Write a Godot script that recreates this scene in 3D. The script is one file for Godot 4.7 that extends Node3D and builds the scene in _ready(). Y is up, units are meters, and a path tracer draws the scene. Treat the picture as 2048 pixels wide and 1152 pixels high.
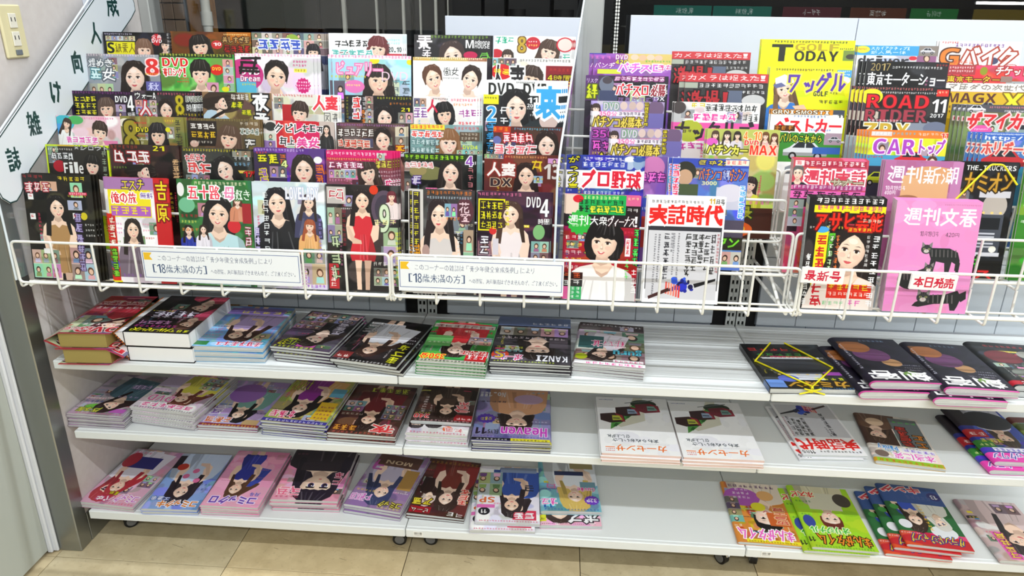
extends Node3D
# A Japanese shop's magazine corner: wire racks over white shelves, night window behind.

const EXPOSURE := .49
const LAMP_E := 3.0
const LAMP_Z := [.35, 1.75, 3.12, 4.5]

# brush strokes of each character on a ten by ten grid; @ places another character in a box
const FONT := {
	"一": "04 94",
	"口": "00 09,00 90 99,09 99",
	"日": "10 19,10 80 89,14 84,19 89",
	"月": "20 25 09,20 80 89 78,23 83,26 86",
	"田": "00 09,00 90 99,04 94,50 59,09 99",
	"木": "03 93,50 59,53 09,53 99",
	"言": "40 50,01 91,13 83,15 85,17 19,17 87 89,19 89",
	"亻": "70 05,43 49",
	"女": "40 16 99,70 65 09,03 93",
	"氵": "01 42,04 35,09 66",
	"扌": "03 93,50 58 37,07 95",
	"糸": "40 12 63,63 15 75,45 49,27 09,67 99",
	"艹": "03 93,30 36,60 66",
	"隹": "30 03,22 29,50 62,22 92,24 94,27 97,29 99,62 69",
	"刂": "21 26,80 89 68",
	"攵": "20 04,23 93,73 09,24 99",
	"門": "00 09,00 40 44,02 42,04 44,90 99,90 50 54,52 92,54 94",
	"九": "30 25 09,03 73 78 99 97",
	"志": "02 92,50 54,14 84,16 08,36 38 49 78 87,55 66,86 97",
	"歹": "01 91,40 06,33 83 09,45 66",
	"満右": "01 91,20 23,70 73,23 73,05 09,05 95 99,53 58,26 28 78 76",
	"見": "10 16,10 80 86,12 82,14 84,16 86,36 09,56 59 99 97",
	"貝": "10 16,10 80 86,12 82,14 84,16 86,36 09,56 99",
	"反": "11 91,11 14 09,23 83 09,34 99",
	"建": "41 81 85,33 93,45 85,47 87,60 68,10 30 13 33 09,14 48 99",
	"立木": "50 51,02 92,22 34,72 64,05 95,55 59,07 97,47 09,57 99",
	"斤": "80 11,11 14 09,14 94,64 69",
	"辶": "10 21,04 24 07,07 39 99",
	"周": "10 15 09,10 90 99 88,22 72,24 74,50 54,36 38,36 66 68,38 68",
	"干": "11 81,04 94,50 59",
	"朝左": "01 91,50 53,13 17,13 83 87,15 85,17 87,08 98,57 59",
	"舌": "80 11,03 93,50 56,16 19,16 86 89,19 89",
	"寺": "11 81,50 53,03 93,05 95,73 79 59,26 47",
	"弋": "03 92,40 45 78 99 97,70 81",
	"厶": "40 07 87,64 99",
	"匕": "91 14,10 18 29 89 97",
	"里": "10 15,10 80 85,12 82,15 85,50 59,17 87,09 99",
	"予": "10 70 42,21 53,04 94 85,54 59 38",
	"王": "01 91,14 84,09 99,51 59",
	"求": "02 92,50 59 38,14 25,08 36,84 65,55 99,70 81",
	"劵": "10 22,80 62,13 83,05 95,50 44 08,55 97,37 77 79 68,57 39",
	"工": "01 91,51 58,08 98",
	"各": "40 04,31 81 06,23 97,26 29,26 76 79,29 79",
	"白方": "50 41,11 14,11 81 84,14 84,12 82,45 46,06 96,36 09,37 77 79",
	"食": "50 04,50 94,24 74 77,24 29 69,26 76,77 99",
	"欠": "20 04,12 92 83,53 46 09,55 99",
	"米": "11 23,81 63,04 94,50 59,44 09,54 99",
	"斗": "21 42,13 34,06 96,70 79",
	"牛": "20 04,12 92,05 95,50 59",
	"勿": "30 04,13 93 88 67,43 17,63 37",
	"心": "13 08,32 38 49 79 76,51 64,82 96",
	"采": "80 11,12 23,42 43,82 73,05 95,54 59,55 09,55 99",
	"奄": "02 92,50 04,52 95,24 28,24 74 78,26 76,28 78,44 49 99 97",
	"旅右": "30 03,22 92,44 05,44 49,84 66,56 99",
	"丁": "01 91,51 59 38",
	"僉": "50 04,50 94,34 64,15 18,15 85 88,18 88,54 56,56 09,56 99",
	"半": "20 33,70 63,14 84,06 96,50 59",
	"重": "80 11,02 92,14 17,14 84 87,15 85,17 87,50 59,09 99",
	"力": "03 93 89 68,40 46 09",
	"羕": "20 31,70 61,12 82,14 84,51 59 38,05 35 08,85 66,56 99",
	"足": "10 14,10 80 84,14 84,44 49,46 86,16 19,09 99",
	"去": "12 82,50 55,05 95,45 18 88,67 99",
	"孚": "80 11,02 13,42 43,82 73,14 84 56,56 59 38,06 96",
	"成": "12 92,12 15 09,14 44 47 36,50 53 76 99 97,84 49,70 81",
	"人": "50 45 09,54 76 99",
	"向": "50 32,12 19,12 92 99 88,34 37,34 64 67,37 67",
	"け": "11 07 19 27,42 93,71 75 59",
	"雑": "@九 0 0 46 46|@木 0 42 46 56|@隹 50 0 48 100",
	"誌": "@言 0 0 42 100|@志 48 0 52 100",
	"青": "11 81,22 72,04 94,50 54|@月 18 48 64 52",
	"少": "50 56 45,22 05,72 95,84 67 19",
	"年": "30 03,22 92,24 84,24 26,06 96,52 59",
	"健": "@亻 0 0 26 100|@建 26 0 74 100",
	"全": "50 04,50 94,25 75,37 67,09 99,55 59",
	"育": "50 51,02 92,32 14 74,62 85|@月 20 50 60 50",
	"条": "30 03,21 71 05,22 95|@木 5 46 90 54",
	"例": "@亻 0 0 25 100|@歹 27 0 40 100|@刂 68 0 32 100",
	"歳": "20 23,50 53,51 81,03 93,04 94,04 07 09,26 56,46 49,37 28,57 68,64 66 99 97,86 69",
	"未": "12 82,04 94,50 59,54 09,54 99",
	"満": "@氵 0 0 25 100|@満右 30 0 70 100",
	"の": "51 48 17 04 22 51 83 96 69",
	"方": "50 51,02 92,42 35 09,35 85 79 59",
	"閲": "@門 0 0 100 100|35 46,65 56,37 67,37 39,67 69,48 29",
	"覧": "00 04,00 40,02 42,04 44,20 22,60 53,51 91|@見 10 48 80 52",
	"及": "11 71 64 94 08,31 25 09,33 99",
	"販": "@貝 0 0 40 100|@反 45 0 55 100",
	"売": "01 91,50 53,13 83,05 07,05 95 97,36 38 09,66 69 99 97",
	"了": "11 81 54,54 59 38",
	"承": "21 71 53,52 59 38,34 74,36 76,03 33 09,92 64,54 99",
	"最": "@日 15 0 70 38|04 94,14 18,44 49,16 46,08 48,55 85 49,56 99",
	"新": "@立木 0 0 52 100|@斤 55 0 45 100",
	"号": "@口 25 0 50 30|05 95,35 26 86 79 59",
	"本": "02 92,50 59,52 07,52 97,27 77",
	"発": "11 41 05,22 33,60 94,80 62,24 74,05 95,35 37 09,65 69 99 97",
	"週": "@辶 0 0 100 100|@周 28 2 70 72",
	"刊": "@干 0 0 55 100|@刂 60 0 40 100",
	"文": "50 51,02 92,22 35 99,72 65 09",
	"春": "10 80,12 82,04 94,50 34 08,54 98|@日 25 56 50 44",
	"潮": "@氵 0 0 22 100|@朝左 25 0 38 100|@月 62 0 38 100",
	"実": "50 51,02 04,02 92 93,14 84,25 75,06 96,53 56 09,66 99",
	"話": "@言 0 0 42 100|@舌 48 0 52 100",
	"時": "@日 0 8 36 78|@寺 38 0 62 100",
	"代": "@亻 0 0 30 100|@弋 32 0 68 100",
	"大": "03 93,50 45 09,54 99",
	"衆": "40 31,11 14,11 81 84,31 34,61 64,04 94,55 59,46 08,26 17,56 99,86 67",
	"芸": "@艹 0 0 100 38|14 84,06 96,46 18 88,77 99",
	"能": "@厶 0 0 45 35|@月 2 38 42 62|@匕 52 0 45 45|@匕 52 52 45 48",
	"野": "@里 0 0 48 100|@予 52 0 48 100",
	"球": "@王 0 5 40 90|@求 42 0 58 100",
	"必": "31 42,80 64 09,14 06,33 37 49 79 77,85 96",
	"勝": "@月 0 0 36 100|@劵 40 0 60 100",
	"攻": "@工 0 15 45 65|@攵 45 0 55 100",
	"略": "@田 0 10 42 60|@各 45 0 55 100",
	"激": "@氵 0 0 22 100|@白方 25 0 38 100|@攵 62 0 38 100",
	"撮": "@扌 0 0 32 100|@最 35 0 65 100",
	"捉": "@扌 0 0 32 100|@足 40 0 60 100",
	"東": "01 91,13 17,13 83 87,15 85,17 87,50 59,57 09,57 99",
	"京": "50 51,02 92,24 26,24 74 76,26 76,56 59 48,27 19,77 89",
	"円": "00 09,00 90 99 88,50 55,05 95",
	"夜": "50 51,01 91,32 05,23 29,52 45,43 83 49,56 99,54 65",
	"間": "@門 0 0 100 100|@日 25 50 50 46",
	"花": "@艹 0 0 100 35|34 07,25 29,84 56,54 59 99 97",
	"蜜": "50 51,02 03,02 92 93,23 14,34 55,82 45,36 38,36 66 68,38 68,55 59,19 89",
	"五": "11 81,41 29,14 74 79,09 99",
	"十": "04 94,50 59",
	"路": "@足 0 0 42 100|@各 45 0 55 100",
	"美": "20 31,70 61,12 82,14 84,06 96,51 56,46 09,56 99",
	"裏": "50 50,01 91,22 25,22 72 75,23 73,25 75,52 56,06 96,46 08,37 39 58,86 67,56 99",
	"図": "00 09,00 90 99,09 99,22 33,42 53,72 27,34 77",
	"乳": "@孚 0 0 55 100|60 68 79 99 97",
	"飲": "@食 0 0 48 100|@欠 50 0 50 100",
	"料": "@米 0 0 48 100|@斗 50 0 50 100",
	"惣": "@牛 0 0 42 58|@勿 48 0 52 58|@心 0 60 100 40",
	"菜": "@艹 0 0 100 28|@采 5 28 90 72",
	"特": "@牛 0 0 42 100|@寺 45 0 55 100",
	"選": "@辶 0 0 100 100|31 51 53 33 35 55,61 81 83 63 65 85,36 86,45 47,75 77,27 97",
	"俺": "@亻 0 0 28 100|@奄 30 0 70 100",
	"旅": "@方 0 0 50 100|@旅右 50 0 50 100",
	"無": "20 03,11 91,23 26,43 46,63 66,83 86,04 94,06 96,18 09,38 39,58 69,78 99",
	"吉": "02 92,50 54,14 84,26 29,26 76 79,29 79",
	"原": "01 91,01 05 09,51 42,23 26,23 73 76,25 75,26 76,56 59 48,37 18,77 98",
	"剣": "@僉 0 0 62 100|@刂 64 0 36 100",
	"客": "50 51,01 03,01 91 93,32 05,33 73 06,34 96,26 29,26 76 79,29 79",
	"当": "50 53,11 32,81 63,14 84 89,06 86,09 89",
	"笑": "20 03,11 41,22 33,60 53,61 91,72 83,84 15,06 96,55 09,56 99",
	"絆": "@糸 0 0 42 100|@半 45 0 55 100",
	"働": "@亻 0 0 22 100|@重 24 0 42 100|@力 68 0 32 100",
	"妻": "01 91,12 82 85,03 93,15 85,50 55,35 28 99,75 58 09,07 97",
	"変": "50 51,02 92,32 24,42 45,62 65,72 94,46 18,36 76 19,37 99",
	"召": "11 81 84 64,41 05,26 29,26 76 79,29 79",
	"上": "50 58,54 84,08 98",
	"素": "10 80,12 82,04 94,50 54|@糸 12 42 76 58",
	"母": "20 17 87,20 80 78 59,04 94,41 42,46 47",
	"好": "@女 0 0 46 100|51 91 73,73 79 58,54 99",
	"完": "50 51,02 04,02 92 94,24 74,06 96,36 09,66 69 99 97",
	"次": "01 23,08 34,50 35,42 92 84,63 56 29,65 99",
	"世": "03 93,31 37,61 67,37 67,12 19 99",
	"級": "@糸 0 0 42 100|51 81 74 94 59,61 55 39,64 99",
	"煌": "30 39,12 24,52 43,36 09|@王 50 50 50 50|@日 55 0 40 42",
	"秋": "40 11,03 43,20 29,23 07,24 46,52 63,92 83,70 75 49,75 99",
	"月号": "@月 0 0 100 100",
	"馬": "10 15,10 80,12 82,14 84,15 95 99 78,50 55,16 08,36 27,56 47",
	"体": "@亻 0 0 28 100|32 92,60 69,62 37,62 97,47 77",
	"分": "30 04,60 94,15 75 79 58,45 39 19",
	"員": "20 22,20 70 72,22 72,13 18,13 83 88,15 85,17 87,38 09,58 99",
	"こ": "22 72 63,17 28 88",
	"は": "10 07 19,33 93,70 77 58 37 46 77 98",
	"に": "10 07 19,42 82,37 48 98",
	"よ": "50 57 38 17 36 57 98,53 83",
	"り": "21 15 24,70 75 49",
	"へ": "05 32 97",
	"て": "12 92 55 58 79",
	"き": "12 82,04 94,40 76,17 28 39 79",
	"ま": "12 82,14 84,50 57 38 17 36 57 98",
	"せ": "04 94,30 38 89,70 75 56",
	"ん": "40 09,25 54 58 79 97",
	"く": "60 25 69",
	"た": "02 62,40 09,54 94,57 48 98",
	"さ": "03 93,40 76,17 28 39 79",
	"い": "11 06 28 36,72 95",
	"か": "03 53 64 58 38,40 19,72 95",
	"つ": "04 53 84 86 49",
	"っ": "26 65 87 59",
	"れ": "20 29,03 33 07,36 62 68 97",
	"ら": "31 52,23 26 64 86 49",
	"わ": "20 29,03 33 07,36 64 86 79 59",
	"ぬ": "12 27,50 18 06 43 84 87 58 67 99",
	"お": "03 63,30 38 16 65 86 59,72 93",
	"し": "20 27 49 97",
	"え": "31 51,13 73 19,45 58 99",
	"す": "02 92,50 56 35 44 57 39",
	"め": "12 37,60 38 18 06 43 84 87 59",
	"ア": "11 81 64,43 45 19",
	"イ": "80 15,53 59",
	"ウ": "50 52,02 04,02 92 85 39",
	"エ": "12 82,52 58,08 98",
	"オ": "03 93,60 69 48,63 08",
	"カ": "03 83 79 58,40 36 09",
	"キ": "03 82,06 95,40 59",
	"ク": "40 05,32 82 19",
	"ケ": "30 04,23 93,63 58 29",
	"コ": "12 82 88,18 88",
	"サ": "03 93,30 36,70 76 49",
	"シ": "11 32,04 25,08 48 93",
	"ス": "12 72 09,55 99",
	"セ": "04 93 75,30 37 48 88",
	"タ": "40 05,32 82 19,35 67",
	"チ": "80 21,04 94,50 56 29",
	"ッ": "25 36,45 56,84 78 49",
	"テ": "21 71,04 94,50 56 29",
	"ト": "30 39,34 86",
	"ナ": "03 93,50 45 19",
	"ニ": "22 72,08 98",
	"ハ": "31 08,61 98",
	"ヒ": "20 27 38 88,82 25",
	"フ": "11 81 74 19",
	"ヘ": "05 32 97",
	"ホ": "02 92,50 59 48,25 08,75 98",
	"マ": "11 91 55,35 67",
	"ミ": "21 72,24 75,17 89",
	"ム": "40 17 87,64 99",
	"メ": "71 09,23 78",
	"モ": "12 82,05 95,41 48 88",
	"ャ": "25 84 76,44 59",
	"ョ": "34 84 89,36 86,39 89",
	"ュ": "34 74 68,18 98",
	"ラ": "21 71,14 84 39",
	"リ": "20 25,70 75 49",
	"ル": "20 25 08,60 68 95",
	"レ": "10 19 95",
	"ロ": "11 18,11 81 88,18 88",
	"ワ": "11 14,11 81 74 39",
	"ヲ": "11 81 74 19,14 74",
	"ン": "11 33,08 47 92",
	"ー": "05 95",
	"ィ": "83 37,55 59",
	"ァ": "24 84 66,46 29",
	"ォ": "24 94,63 69,64 28",
	"×": "22 77,72 27",
	"「": "40 90,40 45",
	"」": "54 59 09",
	"【": "50 90,50 59 99,60 69",
	"】": "00 40 49 09,30 39",
	"、": "17 29",
	"。": "27 38 19 08 17",
}

# what is printed on each cover: description, then shapes on a 100 x 141 sheet
const COVERS := {
	"A1": ["black and yellow cover with two brown-haired women", "15131a;n 3 2.1 42 2.8 d8d0e8;g 4 5.6 44 6.3 5 1;r 5 13.3 42 18.2 e6de1e;T 5 14 12 14 151515 - S;M 17 14.7 30 12.6 7a6a10 - 級素人;b 60 23.8 23.8 7a5a48 c8b8b0 lf 0;s 80 9.8 8.4 c01828;M 72 3.5 16 4.9 ffffff - 全員;M 72 9.1 16 4.9 ffffff - DVD;b 92 16.8 14 201818 403038 lf 8;v 95 1.4 4 30.8 e8e8e8", 1.0, 8],
	"A2": ["brown and orange cover with black-haired woman", "7a4412>2c1808;r 70 0 30 14 b86a18;b 36 19.6 23.8 1a1210 8a5030 lf -8;e 57 16.8 7 5.6 c83030;M 52 14 11 4.2 ffffff - 10;M 64 6.3 34 7.7 d8b070 3a2008 美しすぎる;z 66 16.8 32 10.5 c02018 300808 4;n 66 2.8 30 2.1 f0d8a0", 1.0, 8],
	"A3": ["dark blue collage cover with blue lettering", "2a3252;g 0 1.4 100 28 7 3;e 56 9.8 9 7 90b040;z 8 8.4 60 15.4 3a56c0 eef0ff 4;b 84 25.2 16.8 201c22 909098 lf 0", 1.0, 8],
	"A4": ["white cover with turquoise title and red-haired woman", "f2f4f4;z 8 8.4 46 9.8 1a1a1a ffffff 5;z 4 20.3 56 11.2 58b4ac ffffff 5;b 66 19.6 25.2 6a2c30 303038 lf 6;M 80 16.8 18 6.3 2a3a3a - 20.10;n 78 7 18 2.8 9ad8d8;n 78 11.2 18 2.8 9ad8d8;r 78 25.2 20 3.5 c83848", 1.0, 8],
	"A5": ["black cover with large-eyed woman in white", "1a181c;T 3 1.4 22 16.8 f0e8ea - 素;z 8 18.2 16 11.2 f0e8ea - 1;n 22 1.4 74 4.2 8ac030;b 50 26.6 29.4 3a2a26 e8e4e8 mp -10;M 66 6.3 12 10.5 f0f0f0 - M;M 78 6.3 20 4.9 f0f0f0 - adonna;M 78 11.2 20 5.6 f0f0f0 - HOUSE;e 73 25.2 9 4.9 c01850;z 84 21 14 9.8 6ac040 - 1", 1.0, 8],
	"A6": ["white cover with green title and golden eight", "f4f4f2;z 2 1.4 24 9.1 18a078 ffffff 3;T 30 1.4 12 19.6 c0a030 604010 8;e 50 9.1 9 7.7 c02030;n 44 6.3 12 2.8 ffffff;n 44 10.5 12 2.8 ffe060;b 70 19.6 23.8 4a3428 f0f0f0 lf 14;e 90 10.5 11 9.1 c82838;e 90 10.5 9 7.7 e8d8d0;z 86 21 12 8.4 30b090 ffffff 1;e 4 22.4 8 5.6 c02030;b 18 25.2 12.6 3a2a20 e0d0d0 lf 0", 1.0, 8],
	"B1": ["grey cover with red eight and dark-haired woman", "9aa0a8>787e88;n 2 0.7 94 3.3 e8d0d8;M 4 6.6 34 10.6 f4f4f4 606870 煌めき;z 4 18.5 18 15.8 d8f0f0 4a8088 1;M 22 18.5 18 15.8 ffffff 5a6068 女;g 32 5.3 12 26.4 1 3;b 66 29 31.7 241814 e8dcd4 lp 0;T 80 5.3 20 21.1 e03030 ffe0e0 8;n 80 23.8 18 2.6 f0d040;r 80 34.3 20 14.5 6a68b0;M 82 35.6 16 11.9 e0e0ff - 秋;g 4 38.3 32 17.2 3 1", 1.0, 8],
	"B2": ["green cover with red title and woman in white", "58b040>a8d070;n 1 0.7 96 4 f0f060 183010;T 3 5.9 36 10.6 d82018 ffffff DVD;T 3 17.8 32 11.2 d82018 ffffff ヨロシク!;e 76 19.8 9 6.6 d82018;M 70 16.5 12 4 fff040 - DVD;b 54 25.1 27.7 1c1612 f4f6f2 uf 0;g 84 6.6 14 39.6 1 4;n 24 30.4 14 2.6 e03020;n 22 34.3 16 2.6 e03020;e 86 43.6 5 3.3 e8e020", 1.0, 8],
	"B3": ["white and magenta cover with woman resting on hand", "f0e8f0;n 0 0.7 100 4 e070a0 ffffff;e 12 26.4 24 19.8 c83080;r 0 30.4 26 29 58b8d8;M 6 18.5 26 7.9 ffffff a01860 DVD;M 6 27.1 26 7.3 ffffff a01860 Dream;n 8 37 18 2.6 f0d040;z 2 4 34 23.8 181014 - 1;b 52 27.7 30.4 1c1412 f4f0f2 up 6;s 86 38.3 9.9 d01870;n 77 33 18 2.6 ffffff;n 77 37 18 2.6 ffffff;n 77 40.9 18 2.6 ffffff;n 74 7.9 18 3.3 c02068;n 74 12.5 18 3.3 c02068;n 76 18.5 14 3.3 a08a10 f0e860", 1.0, 8],
	"B4": ["pale blue cover with pink lettering and long hair", "a8d8e8>88c4e0;n 0 0.7 100 4 e070a8 f4e8f0;e 54 6.6 6 4 f0d820;e 98 7.9 4 3.3 f0d820;M 4 9.2 60 15.8 f4c8e0 e878b0 ピュアリー;L 62 19.8 34 10.6 f0d0e0 - DVD;n 4 25.1 40 3.3 e8d020;b 58 30.4 30.4 2a201c e8e4e4 lf 0;e 28 38.3 13 7.9 e878b8;n 18 35.6 18 2.6 fff080;g 2 31.7 14 23.8 1 1;v 78 29 7 26.4 607078;z 88 29 10 26.4 50606a - 3", 1.0, 8],
	"B5": ["white and gold cover with two women in white", "c8a860;r 0 4.6 100 88.4 f4f2f0;n 4 0.7 92 2.6 fff4d8;b 28 26.4 26.4 5a3826 f4f4f8 up -16;b 80 26.4 26.4 2c1c16 eef0f6 up 18;r 42 10.6 22 19.8 f8f8f8;L 42 11.9 22 10.6 202020 - 働女;n 42 24.4 22 2 808080", 1.0, 8],
	"B6": ["white cover with red disc and brown-haired woman", "f0eeea;g 0 1.3 30 9.2 4 1;n 34 2 62 3.3 606060;T 0 7.9 14 30.4 181418 ffffff 人;T 22 7.9 18 30.4 181418 ffffff 妻;e 12 17.2 13 9.2 d01820;M 2 13.2 20 7.3 f0e020 - 特選;b 48 25.1 25.1 3a2820 f4eef0 mf 10;r 66 9.2 34 33 8a1420;n 70 11.9 26 4.6 c03020;M 68 19.8 30 6.6 f0e020 301008 4時間;M 76 27.7 22 5.3 f0e020 - DVD;e 74 37 8 5.3 d02030", 1.0, 8],
	"C1": ["purple and black cover with yellow lettering", "241428;n 4 1.3 92 4 8a3a90;r 4 6.6 38 27.7 151212;z 6 7.9 34 8.6 e8e020 - 4;z 6 17.2 34 8.6 e8e020 - 4;z 6 26.4 34 8.6 e8e020 - 4;b 56 25.1 25.1 5a463a e8d8d0 lf -4;M 70 6.6 20 9.2 ffffff 303030 DVD;T 88 5.3 12 22.4 ffffff 303030 4;M 88 29 12 7.9 ffffff - 時間;g 70 18.5 16 19.8 1 2", 1.0, 8],
	"C2": ["black cover with gold eight and dark-haired woman", "2a2428;M 2 2.6 34 9.2 ffffff 202020 ウォーA;g 2 13.2 34 29 3 3;T 8 14.5 18 19.8 f0e8e8 c02030 人;n 20 17.2 20 4 80c020;b 50 26.4 23.8 241814 d8a0a0 up 0;n 38 2.6 60 4 e06080;T 64 5.3 16 26.4 c0b020 403808 8;M 82 6.6 18 7.9 58604a ffffff DVD;M 82 17.2 18 10.6 ffffff 303030 時間;n 66 30.4 32 4 e8d020;n 66 35.6 32 5.3 c02040", 1.0, 8],
	"C3": ["brown cover with sleeping woman and green lettering", "8a6a4a>5a4030;e 30 13.2 30 15.8 3a2a20;b 32 15.8 19.8 2a1c16 b8d0e0 lf 70;z 42 2.6 26 9.2 f0ece8 605040 4;z 42 13.2 16 9.2 e8e020 607010 2;z 56 23.8 14 7.9 e8e020 607010 2;T 72 1.3 24 23.8 f8f8f8 181418 夜;z 72 25.1 24 22.4 f8f8f8 181418 1", 1.0, 8],
	"C4": ["white cover with red title and smiling woman", "e4e2d8;n 2 0.7 60 4 c03040;g 2 5.3 14 15.8 1 2;r 14 14.5 18 33 b82028;b 40 26.4 26.4 3a2a24 f0f0ea uf 6;T 60 1.3 38 19.8 e83848 ffffff 人妻;e 68 23.8 6 3.3 c8b8a0;L 76 23.8 22 15.8 303030 - 図鑑", 1.0, 8],
	"C5": ["black cover with red lettering and pale woman", "141216;z 10 2.6 14 17.2 d82028 ffffff 1;z 10 21.1 14 17.2 d82028 ffffff 1;v 26 2.6 6 39.6 e8e8e8;z 24 19.8 6 18.5 e07818 - 3;g 30 1.3 12 39.6 1 4;n 48 2 50 4 d8e020;n 66 9.2 32 4 e08020;M 82 15.8 14 5.3 e8e020 - 21;b 58 30.4 26.4 181214 e0c8c0 lp -6;g 78 22.4 22 14.5 2 1;v 2 2.6 4 39.6 a0a020", 1.0, 8],
	"C6": ["white and pink cover with short black hair", "f0eae6;g 0 2.6 20 11.9 2 1;T 20 4 18 17.2 d02848 - 人;z 0 14.5 22 17.2 7a3a90 ffffff 2;n 30 2 24 2.6 606060;b 48 23.8 26.4 141214 f4f0f0 bf -8;n 58 2.6 40 4 d82858;n 62 8.6 30 4 e07020;z 70 15.8 28 11.9 a03890 ffffff 3;n 70 33 28 5.3 e02030", 1.0, 8],
	"C7": ["white and black cover with blue calligraphy", "202428;r 0 0 100 17.7 f0f2f2;M 6 3.4 34 13.6 181818 - DVD;M 50 3.4 34 13.6 181818 - DVD;n 42 2 24 2 606060;T 4 29.9 14 17.7 38a0e0 ffffff 2;z 4 49 14 40.8 38a0e0 101820 4;v 22 29.9 12 61.2 f0f0f0;b 42 31.3 32.6 141216 f0f0f2 bp 0;T 66 5.4 34 38.1 38a8e8 ffffff 裏;M 56 19 14 6.8 ffffff - 11;M 56 26.5 16 4.1 ffffff - 2017;n 56 31.3 16 2 e0e0e0;r 0 17 20 10.9 e8e020;n 2 19.7 16 2.7 606010;e 84 44.9 12 10.9 d8c0b8;n 60 38.1 12 2.7 f0f0f0;v 34 31.3 3 47.6 70c0e8", 1.0, 8],
	"D1": ["pale pink cover with woman and bright shapes", "e8c8d0;e 12 10.6 16 10.6 40b0c0;r 0 11.9 20 19.8 4898d8;e 30 6.6 12 5.9 50b060;b 16 11.9 11.9 3a281e f4f4f4 lf 20;n 40 2.6 50 3.3 e060a0;b 66 22.4 23.8 3a2a22 f0e8ec uf 8;z 12 29 50 9.2 e050b0 ffffff 5", 1.0, 8],
	"D2": ["olive cover with huge eight and black-haired woman", "8a8440>6a6a58;T 2 5.3 28 42.2 a09028 302808 8;e 8 9.2 10 5.9 e8e0d0;r 24 14.5 20 7.9 303018;M 24 14.5 20 6.6 f0e020 - DVD;n 22 7.9 20 2.6 d83030;n 24 25.1 18 2.6 c02828;n 24 30.4 18 2 f0f0f0;b 58 25.1 26.4 241e22 98a0c0 lf 0;n 70 4 26 3.3 d8d820;g 72 13.2 12 15.8 1 1;v 86 4 9 37 282828;e 74 17.2 4 3.3 e8e020", 1.0, 8],
	"D3": ["dark cover with gold lettering and brown-haired woman", "5a4a30;n 2 0.7 96 3.3 8a7a40;r 0 4 40 33 241a18;z 4 6.6 34 9.2 f0ece8 302018 4;z 4 17.2 34 10.6 e8c020 402808 4;n 4 30.4 30 4 e8e0d0;e 8 34.3 6 4.6 d8b0a0;b 56 26.4 27.7 5a4234 e8e0dc mf 8;n 72 4 26 5.3 d8d0c0;z 72 11.9 26 10.6 607060 f0f0f0 4;z 74 25.1 22 14.5 e8e4e0 303030 1", 1.0, 8],
	"D4": ["red and white cover with large black title", "c82030;r 0 0 16 39.6 e0d8d4;r 78 0 22 39.6 c8b8b0;e 8 7.9 8 5.9 303030;M 14 4 40 11.9 181014 ffffff クビレ;z 52 4 32 11.9 181014 ffffff 3;M 20 21.1 22 11.9 181014 ffffff 極上;T 44 22.4 34 13.2 f050a0 ffffff 美女;e 84 29 8 6.6 c01820;b 88 10.6 9.2 2a201c 303030 lp 0;g 0 17.2 14 19.8 1 2", 1.0, 8],
	"D5": ["brown cover with white lettering and dark-haired woman", "4a3834;n 2 2 96 3.3 a060b0;z 2 7.9 52 11.9 f4f0ec 302018 6;z 2 22.4 46 11.9 c83828 f0e0d0 5;n 8 36.3 30 2.6 f0f0f0;b 66 22.4 25.1 201614 d89088 up -10;g 84 4 16 39.6 1 3;z 84 26.4 14 14.5 f0b020 802008 1", 1.0, 8],
	"D6": ["teal cover with brown-haired woman in white", "7aa0a0;n 2 1.3 46 5.3 e02828 f0e040;z 2 8.6 46 9.2 e05048 ffffff 5;z 2 19.8 40 7.9 d8e8e8 507878 6;z 2 30.4 40 7.9 d8e8e8 507878 6;b 54 23.8 29 8a5e3c f8f8f8 mf 0;n 62 2.6 36 4.6 d83830;r 70 9.2 28 11.9 5a4838;n 72 10.6 24 4 e0d8c8;n 72 15.8 24 4 e0d8c8;M 74 26.4 22 5.3 d8e840 - DVD4;g 66 33 34 6.6 4 1", 1.0, 8],
	"D7": ["red-orange cover with white lettering and dark hair", "5a2c28;n 0 1.3 24 6.6 f09020 c03010;n 30 2 66 3.3 58b8e0;z 14 7.9 42 14.5 f4f0f0 c82030 4;z 2 23.8 60 14.5 f08088 f4f4f4 4;e 6 18.5 6 5.3 6a70b0;b 76 23.8 29 2a1a16 e8e4e0 mp 0;n 2 40.9 40 7.9 58b0e0", 1.0, 8],
	"E1": ["black cover with neon green border and white title", "c8e020;r 3 2.6 94 88.4 28241f;g 4 2.6 16 22.4 1 2;z 8 10.6 36 10.6 f0f0f0 303030 4;e 20 29 10 7.9 b01828;M 26 23.8 32 14.5 f4f4f0 302018 File;M 44 1.3 52 5.9 f4f4f4 404040 ×シロウト;b 72 27.7 23.8 1a1614 c8c0b8 mf 6;n 4 5.3 40 3.3 e8e0d8;v 88 7.9 8 39.6 98a890", 1.0, 8],
	"E2": ["dark cover with woman in amber, white title", "2a1a18;n 2 1.3 40 5.3 9a3828;M 62 1.3 18 6.6 e8e020 302008 21;z 4 6.6 54 19.8 f4f0f0 8a1820 3;b 52 37 19.8 1a1210 a88850 lf 80;z 88 17.2 11 26.4 d8b080 302018 3;n 4 29 20 3.3 70a030", 1.0, 8],
	"E3": ["dark green cover with tilted woman and number seventeen", "2c2e28;n 2 1.3 78 4 e8d820;z 4 7.9 30 10.6 c83038 f0e0e0 4;z 4 18.5 38 15.8 e04848 f0e8e8 2;b 60 27.7 27.7 181416 e0d8d4 lp -24;g 4 35.6 34 13.2 4 1;n 74 10.6 24 5.3 f0f0f0;n 74 17.8 24 5.3 78b0d8;M 86 29 14 7.9 e02828 300808 17;g 72 2.6 26 7.9 2 1", 1.0, 8],
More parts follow.
